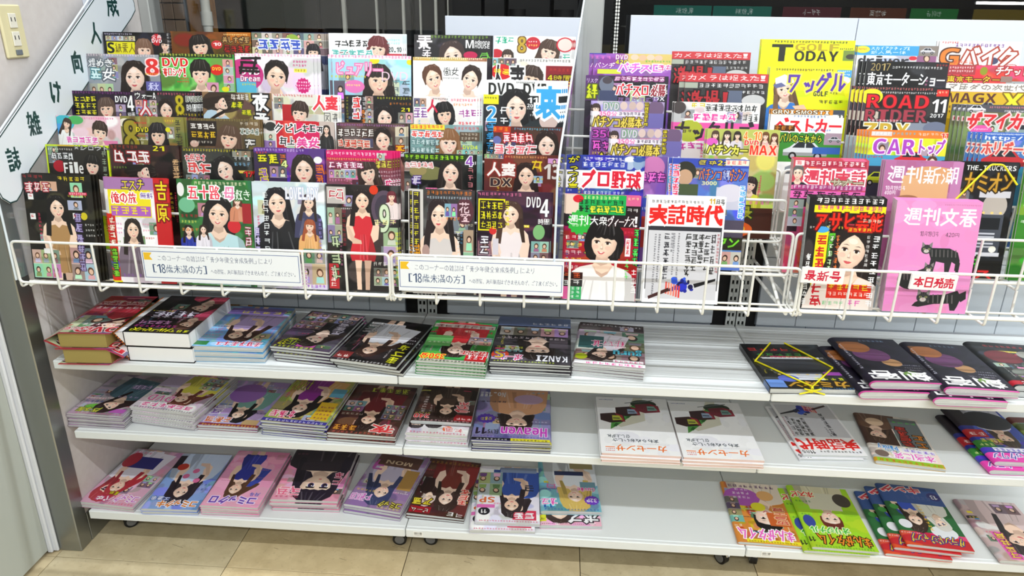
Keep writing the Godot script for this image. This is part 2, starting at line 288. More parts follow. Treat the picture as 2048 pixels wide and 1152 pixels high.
	"E4": ["purple cover with yellow lettering and calm woman", "5a2c8a;n 2 1.3 70 4 d8c8f0;r 0 6.6 46 46.2 38284a;z 4 7.9 32 13.2 e8e020 203010 2;z 36 7.9 10 13.2 e07020 - 2;T 38 15.8 10 9.2 e8f0a0 385018 4;n 4 5.3 16 3.3 e04040;b 70 27.7 30.4 2a221e c8c0d0 lp 0;z 6 26.4 14 22.4 8a58c0 f0e020 2;g 22 23.8 24 14.5 2 1;e 90 14.5 6 4.6 f0f0f0;z 86 19.8 12 26.4 e07028 502060 2", 1.0, 8],
	"E5": ["magenta banner cover with upturned woman", "8a4858;r 0 0 100 9.2 d8186a;n 2 2 90 5.3 ffe8f0;n 2 9.9 76 3.3 f0d860 c01050;z 4 14.5 52 9.2 f4f0f4 a02858 5;b 62 27.7 26.4 3a2a24 c8a8a0 mf -14;g 4 25.1 40 10.6 5 1;n 4 37 30 4 e890b8;z 74 11.9 24 10.6 e0d850 604020 3;g 76 2.6 12 9.2 1 1;n 78 25.1 22 3.3 e0c8d0;n 78 30.4 22 3.3 e0c8d0;z 86 35.6 14 10.6 d83070 ffffff 1", 1.0, 8],
	"E6": ["black cover with green headline and smiling woman", "1c1c1a;n 2 2 84 6.6 a8e828 203808;z 2 11.2 40 7.9 d88888 f4f0f0 5;e 34 25.1 26 9.2 7a7848;e 20 22.4 12 6.6 9a8a58;b 66 23.8 27.7 241a18 c8c8d0 mp 6;T 86 2 12 13.2 8a48b0 ffffff 4;z 10 29 16 11.9 d8d0e0 503080 1;g 0 33 10 15.8 1 1;v 90 17.2 8 37 d88088", 1.0, 8],
	"E7": ["red-brown cover with white title and woman", "6a2a20>4a2018;g 0 0.7 26 5.3 4 1;n 28 2 56 3.3 e8a060;T 4 10.6 38 17.2 f4ece8 8a2820 人妻;M 8 30.4 30 10.6 302028 d8c0a0 DX;b 56 26.4 25.1 2a1816 d8b8a8 lp 0;z 62 6.6 16 14.5 e0c020 - 1;M 78 10.6 22 19.8 d8d0cc 583028 13;g 84 4 16 9.2 1 1;g 66 26.4 12 9.2 1 1;n 66 29 14 4 e8d020", 1.0, 8],
	"F1": ["black cover with woman in tan and lilac characters", "17140f;n 2 2 30 6 b02028;n 52 3 40 7 e8d020;z 3 11 36 16 e8d8d8 a02030 3;d 46 44 25 141012 b08858;z 70 50 10 80 b0a8d8 402858 6;g 2 100 40 38 3 2;g 58 96 36 44 2 2;n 84 64 14 3 e8e8e8;n 84 71 14 3 e8e8e8;n 84 78 14 3 e8e8e8;e 84 54 5 5 d0c020;r 6 26 8 8 f0f0f0;r 6 52 8 8 f0f0f0;n 7 28 6 4 c02028;n 7 54 6 4 c02028;r 68 50 8 8 f0f0f0;r 20 98 9 7 f0f0f0;n 69 52 6 4 c02028", 1.0, 8],
	"F2": ["white and red cover with yellow headline strips", "f4f0f4;r 0 0 76 16 a878b0;M 26 2 36 14 f0e030 503060 エステ;r 4 16 66 36 f0e020;M 8 19 40 15 d82030 ffffff 俺の旅;M 54 19 20 8 6a48a0 ffffff 無料;n 8 38 60 12 f0e020 b060c0;b 38 68.6 22.9 2a201e 786878 lp 0;n 4 60 18 3 d880b8;n 4 66 18 3 d880b8;n 4 72 18 3 d880b8;n 54 60 18 3 e080a0;n 54 68 18 3 e080a0;n 54 78 18 3 c05050;n 4 84 14 3 609040;r 76 0 24 141 c81c20;M 78 3 20 26 f0e020 801010 吉;M 78 30 20 28 f0e020 801010 原;r 0 48 12 93 d82818;z 1 52 10 40 f8f0e0 a01008 4;z 1 94 10 40 80d030 305010 4;e 6 116 6 9 6060c8;n 16 128 52 6 8858a8;r 0 138 14 3 f0e020", 1.0, 8],
	"F3": ["green cover with short-haired woman in pale blue", "2c6a34>4a8a40;n 24 3 70 5 e8e0c0;M 14 8 44 18 e83850 ffffff 五十路;M 58 14 6 10 f0f0f0 - の;M 62 9 16 18 e880b0 ffffff 母;M 78 12 20 14 f0f8f0 2c6a34 好き;e 5 14 5 9 e8e8e8;b 54 44.8 33.6 141012 c0e0e4 mp 4;e 12 34 11 10 70b890;n 3 46 24 5 b02028;n 3 54 22 4 e8e060;n 3 64 24 5 e08030;b 12 67.2 11.2 1c1412 2838a0 lp 0;b 32 65.6 9.6 302018 f0e8f0 lp 0;e 74 60 9 9 d02830;b 80 27.2 9.6 5a3020 d08868 mp 0;r 86 30 12 26 a02028;z 88 60 9 40 f0f0f0 a03050 3;z 84 104 15 18 f0e020 b02020 1;n 4 126 26 8 e07030;n 40 128 50 6 f0e8e0", 1.0, 8],
	"F4": ["pale seaside cover with long-haired woman in black", "c8d8dc>d8d0e8;M 46 6 46 16 f8f8fc b0b8d8 LOVELADY;b 34 27.4 30.4 15121a 202024 ls -6;b 78 25.8 16.7 3a2c2a 404060 lp 6;b 78 56.2 13.7 a05030 e8b070 lf 4;g 68 86 30 20 2 1;v 14 14 9 90 f0f4f4;z 2 60 6 60 e8e0f0 9080c0 5;v 90 46 5 56 9080d0;g 60 106 38 28 2 1;z 64 112 8 24 c060c0 ffffff 3;n 50 134 48 5 a050d0", 1.0, 8],
	"F5": ["black cover with seated woman in red dress", "2a2424;r 2 3 26 22 c0b8b4;z 4 4 22 18 b02838 f0e8e8 2;g 2 30 20 46 2 2;v 22 26 6 56 8a2030;d 50 19.8 22.8 201818 d02c38;e 80 30 18 24 58485a;e 80 30 13 18 403848;b 90 13.7 10.6 6a2430 e8d8d8 mf 0;T 72 24 16 36 d0e0c0 404838 9;n 66 44 32 8 f0e8a0;z 6 66 13 60 c8d8b0 30402a 3;g 78 54 20 50 1 2;v 94 60 6 64 e0e030;r 2 104 14 34 b82830;z 4 108 8 28 f0e8e0 - 4;n 64 100 32 6 e8e8e0;g 64 108 34 24 3 2;e 66 6 6 6 d83818", 1.0, 8],
	"F6": ["grey cover with seated woman in pale dress", "3a3638;r 0 0 18 141 d0ccc8;v 3 4 9 72 e0d820 302828;n 24 2 72 6 e87820;n 24 9 72 4 c0d8e8;d 44 34 34 2a2022 d8d0cc;M 74 16 18 14 e8d0d8 - 花;e 84 28 14 18 58303a;M 76 28 18 14 e8c8d0 - 蜜;g 52 18 20 18 2 1;n 54 36 24 5 e88838;n 74 44 24 4 d8d0b0;g 82 52 16 60 1 2;v 72 56 5 44 e8e8e8;z 2 72 12 44 e8a020 402008 2;e 22 82 6 9 b09088;n 20 130 76 6 c8c8c8", 1.0, 8],
	"F7": ["purple and black cover with yellow framed lettering", "3a1e34;n 1 2 60 5 d87098;r 2 10 36 42 e8e020;r 4 12 32 38 28201c;z 5 13 30 12 e8e020 - 4;z 5 26 30 12 e8e020 - 4;z 5 39 30 12 e8e020 - 4;v 38 12 7 36 e8e020;d 46 29.5 26.2 4a342c f0e4e4;M 66 6 20 14 ffffff 382838 DVD;T 84 8 14 24 ffffff 382838 4;M 82 34 16 8 ffffff - 時間;e 84 52 8 10 80b878;z 4 58 14 56 f0f0f4 382838 4;r 22 62 8 22 d8d0d8;g 74 64 24 60 2 4;e 22 52 5 5 d03030;n 80 100 18 10 e050a0;n 66 92 16 5 f0f0f0", 1.0, 8],
	"F8": ["crimson cover with smiling short-haired woman in white", "9a1428>b81838;r 0 0 80 26 18a850;r 0 0 18 26 e8d0c0;e 17 6 7 5 d82030;n 24 2 48 5 f0f0a0;n 18 7 60 7 103018;z 18 14 14 10 181010 - 2;z 32 14 46 11 f0e838 207030 5;r 80 0 20 14 d86090;n 82 3 16 4 f8e0a0;r 80 14 20 12 201418;n 82 17 16 6 f0f0f0;r 0 26 100 16 201a20;M 4 27 28 13 f4f4f4 - 週刊;M 33 28 24 12 f4f4f4 - 大衆;I 56 27 44 14 f8f8f8 301018 ヴィーナス!;s 20 37 17 30b040;n 10 32 20 4 f0f8e0;n 10 39 20 4 f0f8e0;b 54 62.2 42 141012 f4f0f0 bf 6;n 2 54 24 6 f4f0e8;n 2 64 24 6 f0e040;n 2 74 24 6 f4f0e8;n 2 84 24 6 f0e040;n 2 94 20 6 f4f0e8;n 2 104 24 8 f06030 301010;n 2 114 24 8 e8e8e8 303030;z 92 42 8 52 58e060 204018 4;z 92 96 8 34 f0f0f0 - 3;r 82 56 7 24 f0f0f0;z 83 58 5 20 d02030 - 3;z 82 82 7 30 58e060 - 2;r 0 122 10 18 e060a0;r 10 122 16 18 30a860;v 12 123 5 17 f0f0f0;v 19 123 5 17 f0f0f0", 1.0, 8],
	"F9": ["plain white cover with big red title", "f6f6f8;n 6 6.3 66 4.5 404040;M 78 2.7 8 8.1 c8a020 - 11;M 86 3.6 12 7.2 303030 - 月号;T 3 11.7 94 25.2 e02420 f8f0f0 実話時代;r 3 39.6 94 82.8 303038;r 4 45 92 90 d0d0d6;V 84 48 7 56 201c20 - 4;v 92 48 4 52 a04048;v 96 48 2 40 808088;V 76 48 8 48 181818 - 5;V 68 48 8 44 181818 - 5;V 60 48 8 50 181818 - 5;V 52 48 8 56 181818 - 6;v 42 48 3 60 585860;v 36 48 3 56 686870;V 24 48 8 64 202028 - 6;v 33 48 4 26 505058;v 17 50 3 64 505058;v 12 50 3 80 606068;w 54 118", .25, 0],
	"G1": ["purple and yellow cover with lilac headline", "9a58b8;r 40 0 60 16.3 d8c070;e 52 5.4 5 4.1 e8c8b0;e 62 6.1 5 4.1 e0b898;e 72 5.4 5 4.1 e8c8b0;e 82 6.1 5 4.1 e0c0a8;r 0 0 16 2 4038a8;n 2 4.1 22 5.4 e070c8;M 28 2 16 6.8 f0e8f8 a04888 DVD;M 28 9.5 16 6.1 e8e820 604078 420;M 2 13.6 26 8.2 f0e8f8 8a3a98 パンデ;T 32 14.3 56 12.2 e070d8 f8f0ff パチスロ;r 6 23.1 30 6.8 d8e040;n 66 9.5 32 3.4 50a840;z 82 15 18 9.5 d84898 ffffff 2", 1.0, 8],
	"G2": ["black and red cover with white headline, upper one", "3a3838;r 0 0 100 10.8 c83a40;M 3 2.2 94 6.5 f8ecec - カメラは捉えた!;r 0 11.5 16 6.5 a8b0a0;n 18 12.2 78 5.8 e8e8e8;T 4 20.2 40 24.5 b82830 1a1414 激撮;T 46 21.6 8 21.6 b82830 1a1414 !;r 52 20.2 18 14.4 606a80;n 70 20.2 28 4.3 f0f0f0;e 84 31.7 14 7.2 c8c8c8;M 60 36 30 7.2 a0a080 - FOCUS", .25, 0],
	"G3": ["dark slot magazine cover with red outlined title", "2a2430;M 36 1.4 60 6.3 e8c8e8 8a2878 パジ絆の6!;z 36 1.4 60 6.3 f0d8e8 802868 9;r 0 0 16 35 5a3070;M 1 4.2 15 7 e0d0e8 - リスク;T 2 12.6 14 19.6 d8e020 506010 絆;e 26 12.6 9 11.2 70788a;e 27 7 6 4.9 484048;r 18 21 22 14 404868;T 38 11.2 40 16.8 d82030 f8f0f0 パチスロ;T 80 11.2 18 16.8 901828 f0e8e8 必勝;M 84 28 14 5.6 f0f0f8 302838 DX;z 40 29.4 50 7 8a68a8 - 6", 1.0, 8],
	"G4": ["black and red cover with white headline, lower one", "3a3838;r 0 0 100 12 c83a40;M 3 2.4 94 7.2 f8ecec - カメラは捉えた!;r 0 12.8 16 7.2 a8b0a0;n 18 13.6 78 6.4 e8e8e8;T 4 22.4 40 27.2 b82830 1a1414 激撮;T 46 24 8 24 b82830 1a1414 !;r 52 22.4 18 16 606a80;n 70 22.4 28 4.8 f0f0f0;e 84 35.2 14 8 c8c8c8;M 60 40 30 8 a0a080 - FOCUS", .25, 0],
	"G5": ["lilac pachinko cover with yellow outlined title", "a898c0;b 6 10.9 10.9 3a2a28 f0f0f0 lf 0;M 16 2.3 22 10.1 d8c8e0 70a070 DVD;e 44 6.2 5 5.5 d8c0b8;e 56 6.2 5 5.5 c8b0a8;e 66 6.2 5 5.5 d8c0b8;n 42 12.5 26 2.3 e080a0;r 0 14 74 6.2 f0e8f0;M 10 14 26 6.2 e868a8 - 350分;n 38 14.8 36 4.7 403048;T 2 21.1 68 14.8 f0d858 605018 パチンコ必勝本;e 88 9.4 11 10.9 705878;r 74 15.6 26 23.4 7068a8;V 72 1.6 7 31.2 e8d830 403010 6;M 70 35.9 30 6.2 4898e0 f0f0ff 蒼天", 1.0, 8],
	"G6": ["grey cover with magenta lower band and black headline", "e0dcdc;e 6 8 8 8 484040;n 20 1.6 18 8 d8c820;M 36 2.4 40 10.4 303030 ffffff 疑惑の;z 36 2.4 60 10.4 303030 f0f0f0 8;z 22 14.4 52 11.2 e83898 ffffff 5;z 74 14.4 24 11.2 404040 - 4;r 0 27.2 100 24 e858a8;T 2 25.6 92 24 302830 - ナックルズ;e 20 38.4 16 14.4 b0b838;n 12 36.8 18 4.8 302030;z 8 52.8 60 11.2 c03090 - 6", 1.0, 8],
	"G7": ["violet pachinko cover peeping out at left", "8a489a;M 2 4 30 10 d050c0 301038 350;z 2 16 40 16 f060d0 301038 3;M 4 34 60 20 e8d830 403010 パチンコ;g 0 56 40 30 3 2", 1.0, 8],
	"G8": ["lilac pachinko cover with yellow title, lower one", "a898c0;b 6 10.9 10.9 3a2a28 f0f0f0 lf 0;M 16 2.3 22 10.1 d8c8e0 70a070 DVD;e 44 6.2 5 5.5 d8c0b8;e 56 6.2 5 5.5 c8b0a8;e 66 6.2 5 5.5 d8c0b8;n 42 12.5 26 2.3 e080a0;r 0 14 74 6.2 f0e8f0;M 10 14 26 6.2 e868a8 - 350分;n 38 14.8 36 4.7 403048;T 2 21.1 68 14.8 f0d858 605018 パチンコ必勝本;e 88 9.4 11 10.9 705878;r 74 15.6 26 23.4 7068a8;V 72 1.6 7 31.2 e8d830 403010 6;M 70 35.9 30 6.2 4898e0 f0f0ff 蒼天", 1.0, 8],
	"G9": ["yellow-green pachinko cover with orange numerals", "b8c060>e0b8b0;b 12 8.4 9.1 4a3428 e8e0e8 lf 0;b 28 8.4 9.1 3a2a24 e8e0e0 lf 0;b 42 8.4 8.4 2a201c d8d0d8 mf 0;T 50 2.8 26 11.2 f08030 f8f0d0 4.10;M 52 14 20 6.3 d82828 ffe0d0 DVD;b 80 8.4 8.4 6a4020 e0b0b0 lf 0;b 92 9.8 8.4 5a3420 e0c0b0 lf 0;e 8 16.8 8 4.9 e060c0;T 2 21 56 11.2 f0e860 505010 パチンカー;T 60 19.6 38 12.6 e83020 f8d0b0 MAX;e 40 70 26 22 e8c0b0;e 32 42 6 5.6 f8f8f8;e 54 40.6 6 5.6 f8f8f8;b 66 70 16 302020 d8d840 mf 10;n 66 90 30 6 e858b8;r 0 100 100 41 401c10;T 4 98 70 16 a8a828 203008 激撮;n 4 116 60 6 40b0e0;e 40 128 34 12 d85818;e 46 128 18 8 f0b030", 1.0, 8],
	"G10": ["blue baseball cover with red outlined title", "2a3a9a;M 20 2.6 60 6 f0e8f0 - ドラフト;n 22 2.6 50 4.3 e8e8f8;n 22 8.6 56 6.9 f4f4f4 3848b0;e 82 8.6 7 8.6 b0c0d8;e 93 8.6 7 8.6 90a8c8;e 82 4.3 7 3.4 e8e8f0;e 93 4.3 7 3.4 3858a0;r 0 18.9 100 22.4 f4f0f0;T 20 18.9 78 21.5 e02038 ffffff プロ野球;V 2 1.7 16 39.6 e8e020 181820 がっつり!;M 78 39.6 20 4.3 404040 - Vol.18;n 24 44.7 54 5.2 f0f0f8;n 10 51.6 86 6.9 f0f0f8 3848b0;n 2 43 8 3.4 d8d8f0", 1.0, 8],
	"G11": ["blue and pink cover with orange outlined title", "5878c8;r 0 0 100 11.2 3a4cb0;M 34 2.1 44 6.3 f0d838 202858 圧巻2大;n 70 2.1 28 5.6 e83048 f0e8d0;T 36 12.6 60 15.4 f08028 203890 パチンコマガジン;M 66 12.6 10 14 f0f0ff 203890 攻略;e 18 16.8 14 12.6 303028;e 18 23.8 10 9.8 c8a080;r 4 32.2 32 14 4a5838;M 40 28 20 4.9 f0e8a0 - 3000;r 60 35 34 28 c8c8d8;e 78 42 18 11.2 d8d4e0;r 66 76 34 30 50485a;V 90 32.2 8 42 38a0e0 f0f0ff 6;V 2 7 9 42 e83050 f0f0ff 5;r 30 98 70 16 302820;T 50 98 46 14 78d830 203010 リヲン;g 30 116 70 20 5 1", 1.0, 8],
	"G13": ["violet comic pachinko cover half hidden behind baseball", "8a58a8;e 80 14 16 14 c878b0;z 60 20 38 14 f070d0 501860 3;e 78 60 14 12 3850b0;n 60 50 36 5 e8e040;n 60 64 36 5 f0f0f0;r 40 76 60 40 c83828", 1.0, 8],
	"H1": ["bright yellow golf cover with grey and black title", "eaec18;n 14 1.9 78 3.1 303020;T 10 5.6 26 21.1 28281c - T;T 36 5 48 8.7 b09a28 - GOLF;T 36 13.6 48 12.4 28281c - ODAY;r 88 12.4 12 12.4 789040;n 84 9.9 14 1.9 606040;e 96 19.8 5 3.1 404038", .25, 0],
	"H2": ["yellow golf cover with player in blue shirt", "e8ea20;n 8 2.3 70 3 403830;T 22 6.8 72 24.3 5a38a8 f0ec60 ワッグル;r 82 3 18 9.1 48a0e0;n 83 3.8 15 2.3 f0f0ff;n 83 7.6 15 2.3 f0f0ff;e 92 15.2 7 4.6 f0ece0;p 24 21.3;M 56 28.9 18 6.1 303030 - GOLF;n 76 29.6 10 3 505030;n 64 39.5 30 5.3 302820", .25, 0],
	"H3": ["white and green car cover with red title", "f2f2f0;r 0 0 84 7.5 e89020;M 2 1.4 78 5.4 f8f0e0 402808 GRNISMOSTI;r 84 0 16 6.8 404858;n 32 8.2 44 4.1 3060a0;M 90 6.8 10 4.1 202820 - 11;T 8 12.9 90 17.7 e02030 ffffff ベストカー;n 8 23.1 26 6.8 e89020 502808;n 54 27.2 30 2.7 3868b8;r 0 32 100 40.8 3a8a30;M 8 34 66 12.2 e8e838 103010 スバルのこれから;r 76 32 24 16.3 a890a0;c 52 57.1 60 d8dce0;c 90 40.8 18 c0c0c8;r 62 51.7 38 9.5 3060b0;c 60 81.6 66 889098", .25, 0],
	"I1": ["blue and white car cover with yellow disc", "f0f0f2;r 0 1 76 12 40a0d8;e 7 6 9 4.5 f0d840;n 2 5 10 1.5 c06820;M 17 2 48 4.5 f8f8ff - スカイアクティブX;M 17 7 44 4.5 f8f8ff - 新人馬一体;r 76 0 24 13 888078;c 87 7 18 d8d8e0;T 2 14 64 12 303038 - driver;e 70 16 5 2.5 d83040", 1.0, 8],
	"I2": ["black motor show cover with white title", "16161a;L 6 2.7 24 8.2 c0a868 - 2017;n 32 5.4 60 3.4 f0f0f0;T 3 12.2 94 15 f8f8f8 - 東京モーターショー;T 2 29.9 66 13.6 a89038 302808 完全ガイド;e 74 35.4 8 5.4 c09838;c 90 32.6 22 404858;n 84 2.7 14 3.4 c83030", 1.0, 8],
	"I3": ["black motorcycle cover with red title", "1c1c20;n 2 1.2 78 3.1 e07070;n 20 5.6 66 2.5 d0d0d0;T 4 8.7 74 14.9 d81828 401010 ROAD;T 4 24.8 74 13.6 a03848 302024 RIDER;e 10 11.2 13 8.7 e8e028;M 80 12.4 18 14.9 f8f8f8 202020 11;r 84 2.5 14 7.4 d83028;n 86 4.3 11 3.1 f0e0b0;M 80 28.5 16 4.3 f0f0f0 - 2017;T 4 39.7 56 16.1 c8a838 f0f0e0 ZRX;e 70 45.9 20 9.9 8890a0;e 88 44.6 14 7.4 707890;r 0 54.6 100 32.9 a8b8c0;n 10 36 40 3.7 f0f0f0", 1.0, 8],
	"I4": ["yellow car cover with purple title and red car", "f0e838;r 0 0 100 8.7 e88030;n 4 1.9 24 4.3 f0f0f0 d8d0d0;n 30 1.9 30 4.3 58b8e8;n 62 1.9 26 4.3 e8e8f0;M 90 1.9 10 5.6 d83030 f0e0d0 11;T 6 9.9 56 18.6 b048c0 f8e8f8 CAR;T 62 9.9 36 17.4 b048c0 f8e8f8 トップ;r 0 29.8 100 57.7 48a0c8;r 0 43.4 100 44 3a3a48;c 58 34.7 44 d83038;c 20 59.5 40 c8d830;b 84 37.2 11.2 5a3828 f0e8e0 lp 0;n 2 31 20 3.1 d83030", 1.0, 8],
	"J1": ["white motorcycle cover with orange outlined title", "f0eef0;n 4 1.4 20 2.7 c04040;n 20 3.4 60 4.8 5a3080;T 2 8.8 26 20.4 e88030 503020 G;T 28 8.8 70 20.4 f4f4f4 a04030 バイク;n 20 23.1 26 5.4 d05030;M 30 28.6 40 8.2 d8c020 604008 750;M 84 27.2 14 6.8 f4f0f0 a03030 8;e 68 23.1 6 4.1 404868", .25, 0],
	"J2": ["red and yellow car cover with brown title", "d84038;r 0 0 34 11.4 a83840;n 2 2.3 30 2.8 f0e0e0;n 2 6.3 30 2.8 f0e0e0;s 44 6.8 5.1 8a9020;T 58 1.7 42 9.1 f4ecec a02828 チケット;M 0 12.5 66 7.4 f0d828 702018 東京モーター;r 66 12.5 14 6.8 907870;r 0 20.5 100 10.3 e8e0dc;M 2 21.7 96 6.8 706860 - マツダの次世代;r 0 30.8 100 49.6 d8b028;T 4 31.9 62 11.4 5a3028 - MAGX;T 70 30.8 30 19.4 e8e030 806010 X;n 8 46.7 30 3.4 503010;c 56 47.9 26 b0b0b0;n 6 52.4 50 2.8 503010", 1.0, 8],
	"J3": ["green magazine cover with jagged red title", "788858;r 0 0 100 9.1 505058;c 14 5.7 24 e8e8f0;n 30 1.7 60 2.8 e07888;n 50 6.3 40 2.3 f0f0f0;I 2 10.3 98 19.4 d82830 f0d0d0 ザマイカー;e 24 31.9 14 6.8 e858a8;n 15 29.6 18 2.3 fff0f8;c 80 33.1 50 8aa0a0;n 10 38.8 30 3.4 e8e8e8", 1.0, 8],
	"J4": ["blue and red car cover with web address strip", "4878b8;r 0 0 100 9.1 3a68c0;n 4 1.1 80 1.7 f0f0f8;M 4 4 92 4.6 f0f4f8 - http://tms.;T 2 11.4 96 14.8 d85048 f0d8d0 ホリデーオート;c 34 33.1 60 c83038;c 84 35.3 40 6080b8;n 4 42.2 50 3.4 f0e8e0", 1.0, 8],
	"K1": ["red and pink weekly with white outlined title", "c84858;n 4 2.6 10 5.3 d82030 f0e0e0;n 16 2.6 80 6.6 f8f0f0 b03048;T 16 13.2 82 17.2 d84058 ffffff 週刊実話;b 8 17.2 14.5 606060 282830 uu 0;r 0 31.7 100 5.3 e070a8;n 4 31.7 90 5.3 f0e8f0 a83878;r 52 23.8 46 7.9 b0a088;T 52 23.8 44 7.3 d0c8b0 807058 サナー;r 0 38.3 100 9.2 e868b8;z 2 38.3 94 9.2 301828 - 6;r 0 48.8 14 39.6 302028;g 0 48.8 20 33 1 3", 1.0, 8],
	"K2": ["mauve weekly with white title and peach figure", "b06a98>c898b0;r 24 17.6 60 95.2 e0b080;e 60 14.4 32 8 d8a070;r 0 0 14 112.8 b870a0;r 86 0 14 112.8 c080b0;M 4 6.4 92 20.8 f8f4fa - 週刊新潮;M 4 30.4 26 4.8 f4ecf4 - 10月19日号;M 4 36 14 4.8 f4ecf4 - 400円;e 34 44.8 14 4 a07050;n 24 52.8 20 2.4 906048", .25, 0],
	"K3": ["black truck magazine cover with gold title", "1c1e24;r 0 6 20 60 5890d0;M 34 4 64 6 e8e8e8 - THE.TRUCKERS;T 34 12 64 24 c89830 302008 カミオン;n 8 46 34 5 48a8e0;n 8 53 34 5 f0e8e0;e 78 52 16 16 b8b0a8;r 56 34 40 8 d0d0d8;u 60 84;r 0 118 100 23 101010;M 40 112 30 18 48c838 103010 浪速;T 20 128 70 13 d82828 301010 エクス", 1.0, 8],
	"L1": ["black weekly with red title and dark-haired woman", "1a1818;n 10 1 88 8 f8f4f4;r 8 10 92 9 f0e020;n 12 10 84 7 c02890;T 10 19 88 22 e02818 501010 アサヒ芸能;r 54 32 20 6 a83040;n 55 37 30 5 f0d820 c02818;n 72 26 24 5 f8f0d8;r 14 42 16 99 f0e020;V 15 46 14 60 c81828 - 4;e 21 40 9 4 48a0e0;r 31 44 8 52 58c030;V 32 46 6 48 f0f8e0 205010 5;V 40 46 6 46 e87838 - 5;b 62 64.6 45.6 241c1c e8dcd4 mp 10;v 88 46 10 92 f0f0f4;v 80 46 5 40 e8e8e8;r 36 108 58 18 d83020;n 38 108 54 9 f0e020;n 38 118 54 6 f8f0e8;n 32 130 30 6 70c080;n 64 128 20 9 d850a8;V 15 108 14 30 c81828 - 2;V 4 70 7 66 f0f0f0 - 7", 1.0, 8],
	"L2": ["pink weekly with three tabby cats and white title", "e890c8;n 56 4 42 2 c878a8;M 10 9 86 22 fcf6fa - 週刊文春;L 32 38 22 6 503848 - 10月19日号;L 62 39 16 5 503848 - 420円;k 60 72 46 1;k 34 92 40 0;k 66 122 56 2", .25, 0],
	"L3": ["green and red magazine cut by frame edge", "4a8a30;z 4 20 30 40 d83838 f0e8e0 2;r 0 60 100 40 388028;n 4 66 30 6 f0f0f0", 1.0, 8],
	"S1a": ["red and white glossy thick special issue", "a83848;g 0 4 100 60 3 2;T 4 6 60 18 e02838 f8e0e0 DVD;b 30 26 30 4a1c20 b02838 lf 60;z 40 12 50 12 e83848 ffffff 5;n 4 30 60 8 f0e0e0;n 10 70 70 10 c02838;n 6 90 84 10 f0e8e8;z 4 104 80 16 b02838 f0d8d8 5", 1.0, 16],
	"S1b": ["black boxed special with yellow headline", "1a1618;n 4 4 92 10 e0e020;T 30 5 60 12 e8e020 202008 ブルーピース;n 30 20 66 8 d840a8;z 44 30 50 14 e0a0d8 503048 4;z 20 52 70 30 e8e0f0 302838 4;b 20 30 26 4a2c20 c04060 lf 20;b 30 90 34 3a2018 b03850 lf 30", 1.0, 16],
	"S1c": ["sky blue cover with woman in lilac", "78b8e0>6a80d0;z 6 4 60 16 d03860 f0e8f0 6;r 76 4 20 12 287838;b 40 36 28 3a2018 b8a0d0 lf 12;d 50 36 24 3a2018 b8a0d0;n 70 34 26 4 e05888;n 70 44 26 4 e05888;n 70 54 26 4 e05888;n 70 64 26 4 4058b0;r 10 110 80 24 8068b0;n 14 114 60 12 e8d838", 1.0, 16],
	"S1d": ["grey and purple cover with woman in black", "4a3c50;n 30 2 66 7 c8e030;z 60 10 30 24 c0d830 303820 3;r 30 8 30 30 c050a0;T 78 10 14 14 e8e020 202020 37;b 44 34 36 2c201c 1c181c lf 30;z 10 60 20 60 d8d0e0 302838 4;g 50 70 48 30 3 2;g 4 100 90 36 5 2", 1.0, 16],
	"S1e": ["black cover with woman in white, yellow headline", "221c1e;n 10 2 80 5 f0f0f0;z 4 8 18 60 d8d828 303008 3;b 56 36 30 3a221c e8e8f0 lf 24;d 56 36 26 3a221c e8e8f0;r 74 6 24 20 7a2828;n 76 10 20 8 f0e8e0;n 4 70 24 3 e8e8e8;n 4 80 24 3 e8e8e8;n 4 90 24 3 e8e8e8;z 70 90 26 40 f0f0f0 302828 4", 1.0, 16],
	"S1f": ["green and red cover with woman in red", "3a9a4a;n 4 2 90 5 181818 e8e0d8;T 60 8 36 16 e83028 f0e840 350分;z 4 24 40 18 d82830 f8f0e8 3;b 50 38 34 2c1c18 c82830 mf 0;d 50 38 28 2c1c18 c82830;r 2 6 30 34 c81820;z 4 10 26 28 f0f0f0 901010 3;r 60 50 38 36 68b060;n 62 60 34 6 f0f8e0;g 2 60 34 26 2 2;n 4 100 92 10 d83838;n 4 116 92 12 8a2828 f0e0d8", 1.0, 16],
	"S1g": ["charcoal cover with woman in black and rainbow S", "3a363c;n 20 3 76 4 c8e040;T 4 8 40 16 f0f0f8 303038 KANZI;T 60 8 30 16 d84878 f0e0f0 ポート;e 88 22 11 12 e04828;T 82 12 14 22 f0c030 3058c0 S;b 42 36 38 221816 201c20 lf -4;n 60 30 36 7 80d8e0;n 60 40 36 7 d8e040;r 4 46 24 30 504850;g 4 80 90 26 5 1;n 8 70 84 7 d8c8d0;r 0 110 100 31 6878a0;n 4 116 50 8 e8e8f0", 1.0, 16],
	"S1h": ["dark collage cover with pink and turquoise lettering", "4a3c38;r 0 2 100 10 f0f0f2;n 4 3 80 8 e04890;g 0 14 100 100 3 3;b 66 30 26 2a1c18 d8d0d8 lf 30;e 90 24 9 9 b8c818;T 4 34 42 16 58c8e0 204858 guru;z 28 56 50 30 e03878 f0f0f0 6;r 60 52 36 40 2c5858;n 4 14 40 6 e03878 f0f0f0;n 4 130 92 6 f0f0f0", 1.0, 16],
	"S1i": ["black truck magazine cover bound with yellow band", "18191c;T 6 4 70 18 c89830 302008 カミオン;r 78 4 20 22 6890d8;n 4 2 40 3 4090e0;n 6 26 36 8 d8e020;r 28 26 44 26 c8ccd4;u 50 66;e 70 30 12 10 5060b8;r 4 40 20 10 a048b0;r 10 56 84 34 34363c;n 20 100 70 10 38a840;n 30 116 66 12 d82828;n 8 92 80 5 f0f0f0", 1.0, 16],
